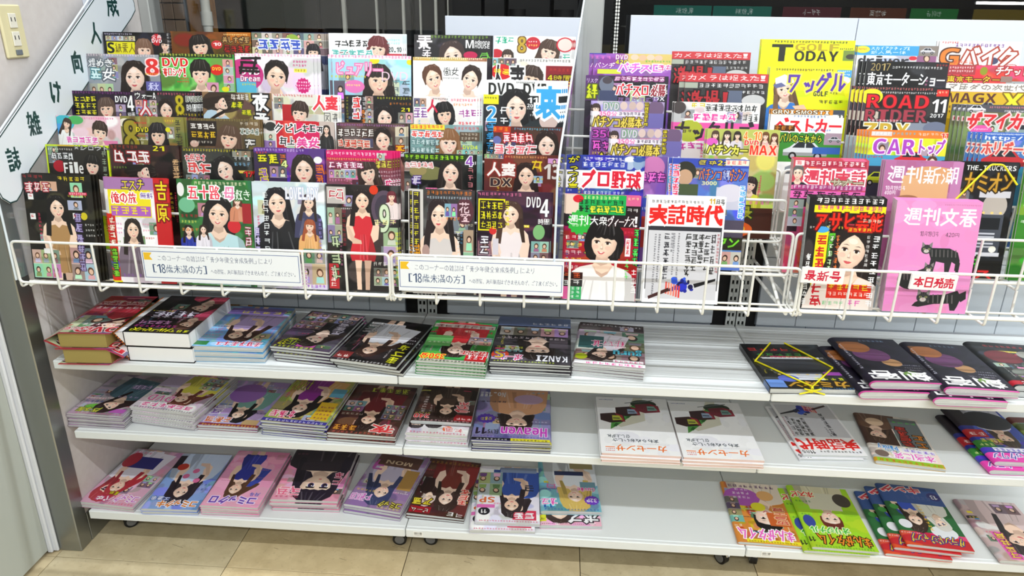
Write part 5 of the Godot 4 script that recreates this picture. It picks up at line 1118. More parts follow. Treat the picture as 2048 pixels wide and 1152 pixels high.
func tri(st: SurfaceTool, p: Array, uv: Array, hint: Vector3) -> void:
	var n: Vector3 = (p[1] - p[0]).cross(p[2] - p[0])
	var order := [0, 1, 2] if n.dot(hint) < 0.0 else [0, 2, 1]
	for i in order:
		st.set_uv(uv[i] if uv.size() > i else Vector2.ZERO)
		st.add_vertex(p[i])

func quad(st: SurfaceTool, a: Vector3, b: Vector3, c: Vector3, d: Vector3, hint: Vector3, uv := []) -> void:
	tri(st, [a, b, c], [uv[0], uv[1], uv[2]] if uv.size() == 4 else [], hint)
	tri(st, [a, c, d], [uv[0], uv[2], uv[3]] if uv.size() == 4 else [], hint)

func cbox(st: SurfaceTool, c: Vector3, s: Vector3, ch := 0.0) -> void:
	var h := s * .5
	if ch <= 0.0:
		for ax in 3:
			for sg in [-1.0, 1.0]:
				var n := Vector3.ZERO
				n[ax] = sg
				var u := Vector3.ZERO
				var v := Vector3.ZERO
				u[(ax + 1) % 3] = h[(ax + 1) % 3]
				v[(ax + 2) % 3] = h[(ax + 2) % 3]
				var o := c + n * h[ax]
				quad(st, o - u - v, o + u - v, o + u + v, o - u + v, n, [Vector2(0, 0), Vector2(1, 0), Vector2(1, 1), Vector2(0, 1)])
		return
	for ax in 3:
		var a1 := (ax + 1) % 3
		var a2 := (ax + 2) % 3
		for sg in [-1.0, 1.0]:
			var n := Vector3.ZERO
			n[ax] = sg
			var u := Vector3.ZERO
			var v := Vector3.ZERO
			u[a1] = h[a1] - ch
			v[a2] = h[a2] - ch
			var o := c + n * h[ax]
			quad(st, o - u - v, o + u - v, o + u + v, o - u + v, n, [Vector2(0, 0), Vector2(1, 0), Vector2(1, 1), Vector2(0, 1)])
		for s1 in [-1.0, 1.0]:
			for s2 in [-1.0, 1.0]:
				var pa := Vector3.ZERO
				var pb := Vector3.ZERO
				pa[a1] = s1 * h[a1]; pa[a2] = s2 * (h[a2] - ch)
				pb[a1] = s1 * (h[a1] - ch); pb[a2] = s2 * h[a2]
				var e := Vector3.ZERO
				e[ax] = h[ax] - ch
				var hint := Vector3.ZERO
				hint[a1] = s1; hint[a2] = s2
				quad(st, c + pa - e, c + pa + e, c + pb + e, c + pb - e, hint)
	for sx in [-1.0, 1.0]:
		for sy in [-1.0, 1.0]:
			for sz in [-1.0, 1.0]:
				var k := Vector3(sx, sy, sz)
				tri(st, [c + k * Vector3(h.x, h.y - ch, h.z - ch), c + k * Vector3(h.x - ch, h.y, h.z - ch), c + k * Vector3(h.x - ch, h.y - ch, h.z)], [], k)

func tube(st: SurfaceTool, pts: Array, r: float, sides := 8, closed := false) -> void:
	st.set_smooth_group(1)
	var n := pts.size()
	var rings := []
	var ref := Vector3(.31, .77, .56)
	for i in n:
		var a: Vector3 = pts[(i - 1 + n) % n] if (i > 0 or closed) else pts[0]
		var b: Vector3 = pts[(i + 1) % n] if (i < n - 1 or closed) else pts[n - 1]
		var d := (b - a).normalized()
		var u := d.cross(ref).normalized()
		var v := d.cross(u).normalized()
		if i > 0:
			var lastu: Vector3 = rings[i - 1][1]
			u = (lastu - d * lastu.dot(d)).normalized()
			v = d.cross(u).normalized()
		var ring := []
		for k in sides:
			var f := TAU * k / sides
			ring.append(pts[i] + (u * cos(f) + v * sin(f)) * r)
		rings.append([ring, u])
	for i in (n if closed else n - 1):
		var ra: Array = rings[i][0]
		var rb: Array = rings[(i + 1) % n][0]
		for k in sides:
			var k2 := (k + 1) % sides
			var mid: Vector3 = (pts[i] + pts[(i + 1) % n]) * .5
			quad(st, ra[k], ra[k2], rb[k2], rb[k], (ra[k] + rb[k2]) * .5 - mid)
	if not closed:
		st.set_smooth_group(-1)
		for e in [0, n - 1]:
			var ring: Array = rings[e][0]
			var hint: Vector3 = pts[0] - pts[1] if e == 0 else pts[n - 1] - pts[n - 2]
			for k in range(1, sides - 1):
				tri(st, [ring[0], ring[k], ring[k + 1]], [], hint)
	st.set_smooth_group(-1)

func rounded(pts: Array, r: float, closed := false) -> Array:
	var out := []
	var n := pts.size()
	for i in n:
		if not closed and (i == 0 or i == n - 1):
			out.append(pts[i])
			continue
		var p: Vector3 = pts[i]
		var a: Vector3 = pts[(i - 1 + n) % n]
		var b: Vector3 = pts[(i + 1) % n]
		var pa := p + (a - p).normalized() * r
		var pb := p + (b - p).normalized() * r
		for k in 5:
			var f := k / 4.0
			out.append(pa.lerp(p, f).lerp(p.lerp(pb, f), f))
	return out

func cyl(st: SurfaceTool, c: Vector3, axis: Vector3, r: float, l: float, n := 20) -> void:
	tube(st, [c - axis * l * .5, c + axis * l * .5], r, n)

func done(st: SurfaceTool) -> ArrayMesh:
	st.generate_normals()
	return st.commit()

func put(called: String, mesh: Mesh, m: Material, parent: Node = self) -> MeshInstance3D:
	var o := MeshInstance3D.new()
	o.name = called
	o.mesh = mesh
	o.material_override = m
	parent.add_child(o, true)
	return o

var counts := {}
func numbered(called: String) -> String:
	counts[called] = counts.get(called, -1) + 1
	return called if counts[called] == 0 else "%s_%03d" % [called, counts[called]]

func thing(called: String, label: String, category: String, at := Vector3.ZERO, group := "") -> Node3D:
	var o := Node3D.new()
	o.name = numbered(called)
	add_child(o)
	o.position = at
	tag(o, label, category, group)
	return o

func tag(o: Node, label: String, category: String, group := "") -> void:
	o.set_meta("label", label)
	o.set_meta("category", category)
	if group:
		o.set_meta("group", group)

func structure(called: String, mesh: Mesh, m: Material) -> MeshInstance3D:
	var o := put(called, mesh, m)
	o.set_meta("kind", "structure")
	return o

func boxes(list: Array, ch := 0.0) -> ArrayMesh:
	var st := surf()
	for b in list:
		cbox(st, b[0], b[1], ch)
	return done(st)

func span(x0: float, x1: float, y0: float, y1: float, z0: float, z1: float) -> Array:
	return [Vector3((x0 + x1) * .5, (y0 + y1) * .5, (z0 + z1) * .5), Vector3(x1 - x0, y1 - y0, z1 - z0)]

func prism(poly: Array, x0: float, x1: float) -> ArrayMesh:
	# poly of [z, y] points, extruded from x0 to x1
	var st := surf()
	var flat := PackedVector2Array()
	for p in poly:
		flat.append(Vector2(p[0], p[1]))
	var idx := Geometry2D.triangulate_polygon(flat)
	var lo := Vector2(1e9, 1e9)
	var hi := -lo
	for p in flat:
		lo = lo.min(p); hi = hi.max(p)
	for x in [x0, x1]:
		for i in range(0, idx.size(), 3):
			var p := []
			var uv := []
			for k in 3:
				var q := flat[idx[i + k]]
				p.append(Vector3(x, q.y, q.x))
				uv.append(Vector2((hi.x - q.x) / (hi.x - lo.x), (hi.y - q.y) / (hi.y - lo.y)))
			tri(st, p, uv, Vector3(1 if x == x1 else -1, 0, 0))
	var cen := Vector2.ZERO
	for p in flat:
		cen += p / flat.size()
	for i in flat.size():
		var a := flat[i]
		var b := flat[(i + 1) % flat.size()]
		var nrm := Vector2(b.y - a.y, a.x - b.x)
		if nrm.dot((a + b) * .5 - cen) < 0:
			nrm = -nrm
		quad(st, Vector3(x0, a.y, a.x), Vector3(x1, a.y, a.x), Vector3(x1, b.y, b.x), Vector3(x0, b.y, b.x), Vector3(0, nrm.y, nrm.x), [Vector2(.002, .002), Vector2(.002, .002), Vector2(.002, .002), Vector2(.002, .002)])
	return done(st)

# ---------- magazines ----------
var cover_index := {}
var cover_mats := []
var page_meshes := {}

func print_covers() -> void:
	var keys := COVERS.keys()
	var sheets := int(ceil(keys.size() / 40.0))
	for s in sheets:
		var atlas := Image.create(2048, 2048, false, Image.FORMAT_RGBA8)
		for i in range(s * 40, mini(keys.size(), s * 40 + 40)):
			im = Image.create(500, 704, false, Image.FORMAT_RGBA8)
			K = 5.0; ox = 0; oy = 0
			cover_art(COVERS[keys[i]][1], i + 1, COVERS[keys[i]][2], COVERS[keys[i]][3])
			im.shrink_x2()
			var k := i - s * 40
			atlas.blit_rect(im, Rect2i(0, 0, 250, 352), Vector2i((k % 8) * 256 + 2, (k / 8) * 400 + 2))
			cover_index[keys[i]] = [s, k % 8, k / 8]
		var m := mat(Color.WHITE, .34)
		m.albedo_texture = ImageTexture.create_from_image(atlas)
		cover_mats.append(m)

func mag_outline(w: float, t: float, fold: bool) -> PackedVector2Array:
	var p := PackedVector2Array()
	if not fold:
		return PackedVector2Array([Vector2(-w / 2, t), Vector2(w / 2, t), Vector2(w / 2, 0), Vector2(-w / 2, 0)])
	var r := t * .5
	for i in 9:
		var f := i / 8.0
		p.append(Vector2(lerpf(-w / 2, w / 2 - r * 1.6, f), t * (.80 + .20 * sin(f * PI * .5)) ))
	for i in range(1, 8):
		var a := PI * .5 - PI * i / 8.0
		p.append(Vector2(w / 2 - r * 1.6 + r * 1.6 * cos(a), r + r * sin(a)))
	p.append(Vector2(w / 2 - r * 1.6, 0))
	p.append(Vector2(-w / 2, 0))
	return p

func mag_cover(id: String, w: float, h: float, t: float, fold: bool) -> ArrayMesh:
	var at = cover_index[id]
	var u0: float = (at[1] * 256 + 3.5) / 2048.0
	var v0: float = (at[2] * 400 + 3.5) / 2048.0
	var us: float = 247.0 / 2048.0
	var vs: float = 349.0 / 2048.0
	var o := mag_outline(w, t, fold)
	var th := .0006
	var st := surf()
	var n := o.size()
	var inner := PackedVector2Array()
	for i in n:
		var d := (o[mini(i + 1, n - 1)] - o[maxi(i - 1, 0)]).normalized()
		var inn := Vector2(d.y, -d.x)
		if inn.dot(Vector2(0, t / 2) - o[i]) < 0 and absf(o[i].x) > w * .4:
			inn = inn
		inner.append(o[i] + inn * th * (1.3 if not fold else 1.0))
	for i in n - 1:
		var a := o[i]
		var b := o[i + 1]
		st.set_smooth_group(1 if fold else -1)
		var front := b.x > a.x and a.y > t * .45
		var ua := (a.x + w / 2) / w if front else .985
		var ub := (b.x + w / 2) / w if front else .985
		var d := b - a
		var nrm := Vector3(-d.y, d.x, 0)
		quad(st, Vector3(a.x, a.y, -h / 2), Vector3(b.x, b.y, -h / 2), Vector3(b.x, b.y, h / 2), Vector3(a.x, a.y, h / 2), nrm, [Vector2(u0 + us * ua, v0), Vector2(u0 + us * ub, v0), Vector2(u0 + us * ub, v0 + vs), Vector2(u0 + us * ua, v0 + vs)])
		st.set_smooth_group(2 if fold else -1)
		var ia := inner[i]
		var ib := inner[i + 1]
		var wuv := [Vector2(u0 + us * .98, v0 + vs * .02), Vector2(u0 + us * .98, v0 + vs * .02), Vector2(u0 + us * .98, v0 + vs * .02), Vector2(u0 + us * .98, v0 + vs * .02)]
		quad(st, Vector3(ia.x, ia.y, -h / 2), Vector3(ib.x, ib.y, -h / 2), Vector3(ib.x, ib.y, h / 2), Vector3(ia.x, ia.y, h / 2), -nrm, wuv)
		st.set_smooth_group(-1)
		for z in [-h / 2, h / 2]:
			var ev: float = v0 + (0.002 if z < 0 else vs * .998)
			quad(st, Vector3(a.x, a.y, z), Vector3(b.x, b.y, z), Vector3(ib.x, ib.y, z), Vector3(ia.x, ia.y, z), Vector3(0, 0, z), [Vector2(u0 + us * ua, ev), Vector2(u0 + us * ub, ev), Vector2(u0 + us * ub, ev), Vector2(u0 + us * ua, ev)])
	return done(st)

func mag_pages(w: float, h: float, t: float, fold: bool) -> ArrayMesh:
	var key := "%.3f %.3f %.4f %s" % [w, h, t, fold]
	if page_meshes.has(key):
		return page_meshes[key]
	var o := mag_outline(w - .0016, t - .0018, fold)
	for i in o.size():
		o[i] += Vector2(-.0006, .0009)
	var hh := h / 2 - .0008
	var st := surf()
	var n := o.size()
	for i in n:
		var a := o[i]
		var b := o[(i + 1) % n]
		var d := b - a
		quad(st, Vector3(a.x, a.y, -hh), Vector3(b.x, b.y, -hh), Vector3(b.x, b.y, hh), Vector3(a.x, a.y, hh), Vector3(-d.y, d.x, 0), [Vector2(0, a.y / t), Vector2(0, b.y / t), Vector2(h * 4, b.y / t), Vector2(h * 4, a.y / t)])
	var tris := Geometry2D.triangulate_polygon(o)
	for z in [-hh, hh]:
		for i in range(0, tris.size(), 3):
			var p := []
			var uv := []
			for k in 3:
				var q := o[tris[i + k]]
				p.append(Vector3(q.x, q.y, z))
				uv.append(Vector2(q.x * 4, q.y / t))
			tri(st, p, uv, Vector3(0, 0, z))
	page_meshes[key] = done(st)
	return page_meshes[key]

func magazine(id: String, w: float, h: float, t: float, fold: bool, label: String, group: String, page_mat: Material) -> Node3D:
	var o := thing("magazine", label, "magazine", Vector3.ZERO, group)
	put("cover", mag_cover(id, w, h, t, fold), cover_mats[cover_index[id][0]], o)
	put("pages", mag_pages(w, h, t, fold), page_mat, o)
	return o

func copy_of(o: Node3D, label: String, group: String) -> Node3D:
	var c := o.duplicate()
	c.name = numbered("magazine")
	add_child(c)
	tag(c, label, "magazine", group)
	return c

const NTH := ["first", "second", "third", "fourth", "fifth", "sixth", "seventh", "eighth", "ninth"]
const ROWS := ["front", "second", "third", "fourth", "fifth", "topmost"]

func rack_magazines() -> void:
	for r in RACK:
		var id: String = r[0]
		var desc: String = COVERS[id][0]
		var t := .0045
		var lean := Basis(Vector3.RIGHT, PI / 2 - deg_to_rad(8))
		var h: float = r[4]
		var first: Node3D = null
		for k in int(r[5]):
			var o: Node3D
			if k == 0:
				o = magazine(id, r[3], h, t, false, "%s, magazine in %s rack row" % [desc, ROWS[r[1]]], "magazines in the wire racks", M.pages)
				first = o
			else:
				o = copy_of(first, NTH[k] + " copy back behind magazine with " + desc, "copies behind the magazine with " + desc)
			var base := Vector3(r[2] + r[3] * .5 + k * r[6], .808 + .055 * r[1], .42 - .08 * r[1] - k * (t + .0006) - r[7])
			o.transform = Transform3D(lean, base + lean * Vector3(0, -t, -h / 2))

func pile(s: Array) -> void:
	# id, shelf y, x, z, yaw, w, depth, t, n, dx, dz, second cover
	var id: String = s[0]
	var desc: String = COVERS[id][0]
	var rr := RandomNumberGenerator.new()
	rr.seed = hash(id)
	var n: int = s[8]
	var first: Node3D = null
	var second: Node3D = null
	var pm: Material = M.pages
	if id == "S2h":
		pm = M.pages_warm
	for k in n:
		var j := n - 1 - k          # j counts up from the shelf
		var o: Node3D
		if k == 0:
			o = magazine(id, s[5], s[6], s[7], s[12], "%s, %s" % [s[13] if s[13] else "magazine with " + desc, "topmost of its pile" if n > 1 else "lying alone on the shelf"], "magazines lying on the shelves", pm)
			first = o
		elif s[11] and j == int(s[14]) - 1:
			var d2: String = COVERS[s[11]][0]
			o = magazine(s[11], s[5], s[6], s[7], s[12], "magazine with %s, below another kind" % d2, "magazines lying on the shelves", pm)
			second = o
		elif second:
			var d2: String = COVERS[s[11]][0]
			o = copy_of(second, NTH[k] + " from pile top, magazine with " + d2, "lower copies of the magazine with " + d2)
		else:
			o = copy_of(first, NTH[k] + " from pile top, " + ("magazine with " + desc if not s[13] else s[13]), "lower copies of the pile %s" % desc)
		var jit := Vector3(rr.randf_range(-.003, .003), 0, rr.randf_range(-.003, .003))
		var off := Vector3(s[9] * k, 0, s[10] * k)
		if second:
			off += Vector3(-.004, 0, .042)
		if k == 0:
			jit = Vector3.ZERO
		o.transform = Transform3D(Basis(Vector3.UP, PI + s[4] + (rr.randf_range(-.02, .02) if k > 0 else 0.0)), Vector3(s[2], s[1] + .0004 + j * (s[7] + .0003), s[3]) + jit + off)

# ---------- the setting ----------
func room() -> void:
	# left wall beside the rack, steel door frame, door leaf
	structure("wall_left", boxes([span(-1.05, -.913, 0, 2.75, -.42, .377)]), M.wall)
	structure("trim_1", boxes([span(-1.02, -.909, 0, 2.4, .3775, .426)], .0025), M.steel)
	structure("baseboard_left", boxes([span(-.9128, -.9085, 0, .092, -.4, .377)], .001), M.steel)
	var d := structure("door_1", boxes([span(-1.03, -.992, .012, 2.3, .443, 1.35)], .002), M.door)
	put("edge_seal", boxes([span(-.994, -.970, .004, 2.3, .4268, .4345)], .0025), M.gasket, d)
	put("edge_trim", boxes([span(-.996, -.982, .004, 2.3, .4347, .4428)], .0025), M.gasket, d)
	structure("wall_door", boxes([span(-1.15, -1.04, 0, 2.75, .36, 7.0)]), M.store)
	structure("wall_far", boxes([span(-1.15, 7.0, 0, 2.75, 7.0, 7.1)]), M.far)
	structure("wall_right", boxes([span(6.9, 7.0, 0, 2.75, -.42, 7.0)]), M.store)
	structure("ceiling", boxes([span(-1.15, 7.0, 2.75, 2.85, -.42, 7.1)]), M.ceiling)
	structure("wall_above_window", boxes([span(-.913, 7.0, 2.35, 2.75, -.40, -.28)]), M.store)
	structure("wall_below_window", boxes([span(-.913, 7.0, 0, .30, -.40, -.24)]), M.store)
	# floor with single tiles where they can be told apart
	var fl := structure("floor", boxes([span(-1.15, 7.0, -.12, -.004, -.42, 7.1)]), M.floor_base)
	var one := boxes([[Vector3(0, -.006, 0), Vector3(.4785, .012, .4785)]], .0006)
	for i in 7:
		for j in 4:
			var t := put("tile", one, M.tiles[(i * 2 + j * 3) % 3], fl)
			t.position = Vector3(-.9675 + .24 + .4805 * (i - 1), 0, -.03 + .24 + .4805 * (j - 1))
			t.rotation.y = PI * ((i + j) % 2)
	var rest := put("far_tiles", boxes([span(2.16, 7.0, -.012, 0, -.42, 7.1), span(-1.15, 2.155, -.012, 0, 1.42, 7.1)]), M.store_floor, fl)
	rest.set_meta("kind", "stuff")
	# window: panes, mullion, outer frame
	var win := structure("window_1", boxes([span(-.913, 7.0, .30, .345, -.37, -.30), span(-.913, 7.0, 2.30, 2.35, -.37, -.30), span(-.913, -.88, .345, 2.30, -.37, -.30)], .003), M.alu)
	put("mullion", boxes([span(.432, .488, .345, 2.30, -.36, -.27)], .004), M.alu, win)
	put("mullion", boxes([span(3.2, 3.26, .345, 2.30, -.36, -.27)], .004), M.alu, win)
	put("pane", boxes([span(-.882, .434, .343, 2.302, -.335, -.329)]), M.glass, win)
	put("pane", boxes([span(.486, 3.202, .343, 2.302, -.335, -.329)]), M.glass, win)
	put("pane", boxes([span(3.258, 6.99, .343, 2.302, -.335, -.329)]), M.glass, win)
	structure("trim_2", boxes([span(-.9125, -.899, 1.0, 2.35, -.065, -.033)], .002), M.board)

func outlet() -> void:
	var o := thing("wall_outlet", "cream double wall outlet plate beside the slanted sign", "outlet", Vector3(-.9128, 1.36, .252))
	put("plate", boxes([[Vector3(.004, 0, 0), Vector3(.008, .118, .072)]], .003), M.outlet, o)
	for k in 2:
		var s := put("socket", boxes([[Vector3(.0095, .024 - .04 * k, .0), Vector3(.003, .032, .024)]], .001), M.socket, o)
		put("slot", boxes([[Vector3(.0112, .027 - .04 * k, -.006), Vector3(.0012, .009, .0018)], [Vector3(.0112, .027 - .04 * k, .006), Vector3(.0012, .009, .0018)]]), M.black, s)
	put("jack", boxes([[Vector3(.0095, -.046, .0), Vector3(.003, .012, .02)]], .001), M.joint, o)

# ---------- shelving ----------
func caster(parent: Node3D, x: float, z: float, turn: float) -> void:
	var w := surf()
	cyl(w, Vector3(0, .020, 0), Vector3(cos(turn), 0, sin(turn)), .020, .017, 24)
	var o := put("caster", done(w), M.tyre, parent)
	o.position = Vector3(x, 0, z)
	var ax := Vector3(cos(turn), 0, sin(turn))
	var h := surf()
	for s in [-1, 1]:
		cyl(h, Vector3(0, .020, 0) + ax * s * .0086, ax, .0135, .004, 20)
	put("hub", done(h), M.hub, o)
	var f := surf()
	var side := Vector3(-sin(turn), 0, cos(turn))
	cyl(f, Vector3(0, .07, 0) - side * .008, Vector3.UP, .008, .042, 12)
	tube(f, rounded([Vector3(0, .034, 0) + side * .02, Vector3(0, .048, 0) + side * .012, Vector3(0, .050, 0) - side * .012, Vector3(0, .036, 0) - side * .023], .005), .0075, 8)
	put("fork", done(f), M.chrome, o)

func upright_mesh() -> ArrayMesh:
	var st := surf()
	for x in [-.0115, -.0005, .0105]:
		cbox(st, Vector3(x + .0005, .58, 0), Vector3(.0045 if x != -.0005 else .005, .96, .006))
	var y := .1
	while y < 1.055:
		for x in [-.0055, .0055]:
			cbox(st, Vector3(x + .0003, y, 0), Vector3(.0075, .013, .006))
		y += .025
	return done(st)

func shelf_unit(n: int, x0: float, x1: float, label: String) -> void:
	var u := thing("shelf_unit", label, "shelf unit", Vector3.ZERO, "white shelf units under the racks")
	var ys := [.12, .365, .581]
	var zs := [.401, .386, .402]
	var th := [.027, .023, .024]
	for k in 3:
		var b := put("shelf_board", boxes([span(x0 + .001, x1 - .001, ys[k] - .014, ys[k], .002, zs[k] - .012), span(x0 + .001, x1 - .001, ys[k] - th[k], ys[k], zs[k] - .0125, zs[k])], .0025), M.shelf, u)
	put("base_plinth", boxes([span(x0 + .02, x1 - .02, .075, .093, .02, .36)]), M.post, u)
	var up_m := upright_mesh()
	for x in [x0 + .0165, x1 - .0135]:
		var p := put("upright", up_m, M.post, u)
		p.position = Vector3(x, 0, -.003)
		put("slot_backing", boxes([[Vector3(0, .58, -.006), Vector3(.026, .96, .004)]]), M.black, p)
	for gx in [x0 + .0005, x1 - .064]:
		put("gap_strip", boxes([span(gx, gx + .0635, .1, 1.06, -.024, -.014)]), M.black, u)
	put("lower_back", boxes([span(x0 + .001, x1 - .001, .121, .566, -.009, .001)]), M.panel, u)
	var bp := put("back_panel", boxes([span(x0 + .059, x1 - .064, .582, 1.06, -.013, -.007)]), M.joint, u)
	var cols := 7
	var wpan := (x1 - x0 - .125) / cols
	var piece := boxes([[Vector3.ZERO, Vector3(wpan - .0016, .2056, .006)]], .0012)
	for i in cols:
		for j in 2:
			var p := put("panel", piece, M.panel, bp)
			p.position = Vector3(x0 + .0605 + wpan * (i + .5), .582 + .104 + .207 * j, -.0035)
	put("back_seam", boxes([span(x0 + .059, x1 - .064, .996, 1.06, -.0065, -.001)]), M.panel, bp)
	var turns := [[.9, 1.5], [1.62, 2.5], [.12, .6]]
	for s in [[x0 + .052, .309, turns[n][0]], [x1 - .036, .317, turns[n][1]], [x0 + .05, .06, .4], [x1 - .04, .06, .2]]:
		caster(u, s[0], s[1], s[2])

func rack_unit(x0: float, x1: float, label: String) -> void:
	var u := thing("magazine_rack", label, "magazine rack", Vector3.ZERO, "white wire racks on the shelf units")
	var nb := int(round((x1 - x0) / .103))
	for i in 6:
		var y := .800 + .055 * i
		var z := .455 - .08 * i
		var st := surf()
		var r := .0032
		tube(st, rounded([Vector3(x0, y + .012, z), Vector3(x1, y + .012, z), Vector3(x1, y + .112, z), Vector3(x0, y + .112, z)], .012, true), r, 8, true)
		for zz in [z - .03, z - .058]:
			tube(st, [Vector3(x0, y + .0038, zz), Vector3(x1, y + .0038, zz)], .0028, 6)
		for x in [x0 + .0004, x1 - .0004]:
			tube(st, rounded([Vector3(x, y + .1, z), Vector3(x, y + .0, z - .002), Vector3(x, y + .0, z - .08), Vector3(x, y + .13, z - .082)], .008), .0028, 6)
		var b := put("basket", done(st), M.wire, u)
		var bm := surf()
		tube(bm, rounded([Vector3(0, y + .112, z + .0035), Vector3(0, y - .002, z + .0035), Vector3(0, y - .002, z - .074), Vector3(0, y + .052, z - .0755)], .007), .0029, 7)
		var bar := done(bm)
		for k in range(1, nb):
			var o := put("bar", bar, M.wire, b)
			o.position.x = x0 + (x1 - x0) * k / nb
	for x in [x0 + .012, x1 - .012]:
		var st := surf()
		tube(st, rounded([Vector3(x, .8, .44), Vector3(x, .79, .02), Vector3(x, 1.06, .012)], .01), .004, 8)
		tube(st, [Vector3(x, .795, .4), Vector3(x, .95, .02)], .004, 8)
		put("bracket", done(st), M.wire, u)

func partition(label: String, x_back: float, x_front: float) -> void:
	# clear side board whose front edge slopes with the racks
	var o := thing("side_partition", label, "partition")
	var poly := [[-.16, .82], [.46, .82], [.455, 1.10], [.415, 1.145], [-.03, 1.45], [-.16, 1.54]]
	var a := put("sheet", prism(poly, -.0015, .0015), M.acrylic, o)
	var st := surf()
	tube(st, rounded([Vector3(0, .82, .462), Vector3(0, 1.10, .457), Vector3(0, 1.147, .417), Vector3(0, 1.452, -.028), Vector3(0, 1.545, -.16)], .015), .0026, 6)
	put("front_edge", done(st), M.acrylic_edge, o)
	o.position = Vector3(x_front + (x_back - x_front) * (.46 / .62), 0, 0)
	o.rotation.y = atan2(x_front - x_back, .62)

# ---------- printed boards ----------
var signs: ImageTexture

func print_signs() -> void:
	im = Image.create(4096, 2048, false, Image.FORMAT_RGBA8)
	im.fill(Color(.93, .95, .97))
	# notice: 0..2048 x 0..464 (2x)
	K = 10.0; ox = 0; oy = 0
	rct(0, 0, 204.8, 46.4, Color(.95, .965, .985))
	for q in [[1.5, 4.4, 201.5, .7], [1.5, 40.6, 201.5, .7]]:
		rct(q[0], q[1], q[2], q[3], Color(.22, .32, .58))
	rct(1.5, 4.4, .7, 36.9, Color(.22, .32, .58)); rct(202.4, 4.4, .7, 36.9, Color(.22, .32, .58))
	pg([[3, 6.5], [14, 6.5], [10.5, 11.5], [14, 16.5], [3, 16.5]], Color(.95, .76, .15))
	text("このコーナーの雑誌は「青少年健全育成条例」により", 20, 9, 150, 8.6, "3c4668", "-", .06)
	text("【18歳未満の方】", 8, 22, 80, 12.4, "2f4670", "-", .079)
	text("への閲覧、及び販売はできませんので、ご了承ください。", 88, 26.5, 112, 6.8, "3c4668", "-", .075)
	# slanted sign at (0, 500): 1600 x 1072
	ox = 0; oy = 520
	rct(0, 0, 134, 90, Color(.88, .91, .94))
	var zr := [SIGN_LO.x, SIGN_HI.x]
	var yr := [SIGN_LO.y, SIGN_HI.y]
	for c in SIGN_CHARS:
		var x0: float = (zr[1] - c[1]) / (zr[1] - zr[0]) * 134.0
		var x1: float = (zr[1] - c[2]) / (zr[1] - zr[0]) * 134.0
		var y0: float = (yr[1] - c[3]) / (yr[1] - yr[0]) * 90.0
		var y1: float = (yr[1] - c[4]) / (yr[1] - yr[0]) * 90.0
		text(c[0], x0 - .5, y0, x1 - x0 + 1, y1 - y0, "123c3a", "-", .16)
	var edge := []
	for p in SIGN_EDGE:
		edge.append(Vector2((zr[1] - p[0]) / (zr[1] - zr[0]) * 134.0 * K, oy + (yr[1] - p[1]) / (yr[1] - yr[0]) * 90.0 * K))
	for i in edge.size():
		var list := Geometry2D.offset_polyline(PackedVector2Array([edge[i], edge[(i + 1) % edge.size()]]), 5.0)
		fill_polys(list, Color(.08, .2, .2))
	# cards (0, 1500) two of 480 x 160
	for k in 2:
		ox = 20 + k * 560; oy = 1500
		rct(0, 0, 50, 18, Color(.96, .96, .96))
		text(["最新号", "本日発売"][k], 3, 3, 44, 12, "d02040", "-", .15)
	# headers of the chilled case, 1700.., each 1000 x 100
	var heads := [["乳飲料", Color(.02, .46, .40)], ["乳飲料", Color(.02, .46, .40)], ["デザート", Color(.36, .10, .16)], ["お惣菜", Color(.36, .16, .07)], ["サンドイッチ", Color(.06, .44, .18)], ["", Color(.42, .36, .08)]]
	for k in 6:
		ox = 20 + (k % 4) * 1010; oy = 1720 + (k / 4) * 130
		rct(0, 0, 96, 10, heads[k][1])
		if heads[k][0]:
			text(heads[k][0], 30 if k < 2 else 34, 2, 30, 6, "e8f4f0", "-", .1)
	# barcode label
	ox = 2200; oy = 1500
	rct(0, 0, 30, 20, Color(.93, .93, .92))
	rg.seed = 5
	for i in 24:
		if rg.randf() > .4:
			rct(3 + i, 3, .6, 9, Color(.15, .15, .15))
	fine(3, 14, 24, 2.4, "505050")
	im.shrink_x2()
	signs = ImageTexture.create_from_image(im)
	M.signs = mat(Color.WHITE, .35)
	M.signs.albedo_texture = signs
	M.sign_lit = mat(Color(.02, .02, .02), .5)
	M.sign_lit.emission_enabled = true
	M.sign_lit.emission_texture = signs
	M.sign_lit.emission_operator = BaseMaterial3D.EMISSION_OP_MULTIPLY
	M.sign_lit.emission = Color.WHITE
	M.sign_lit.emission_energy_multiplier = 9.0

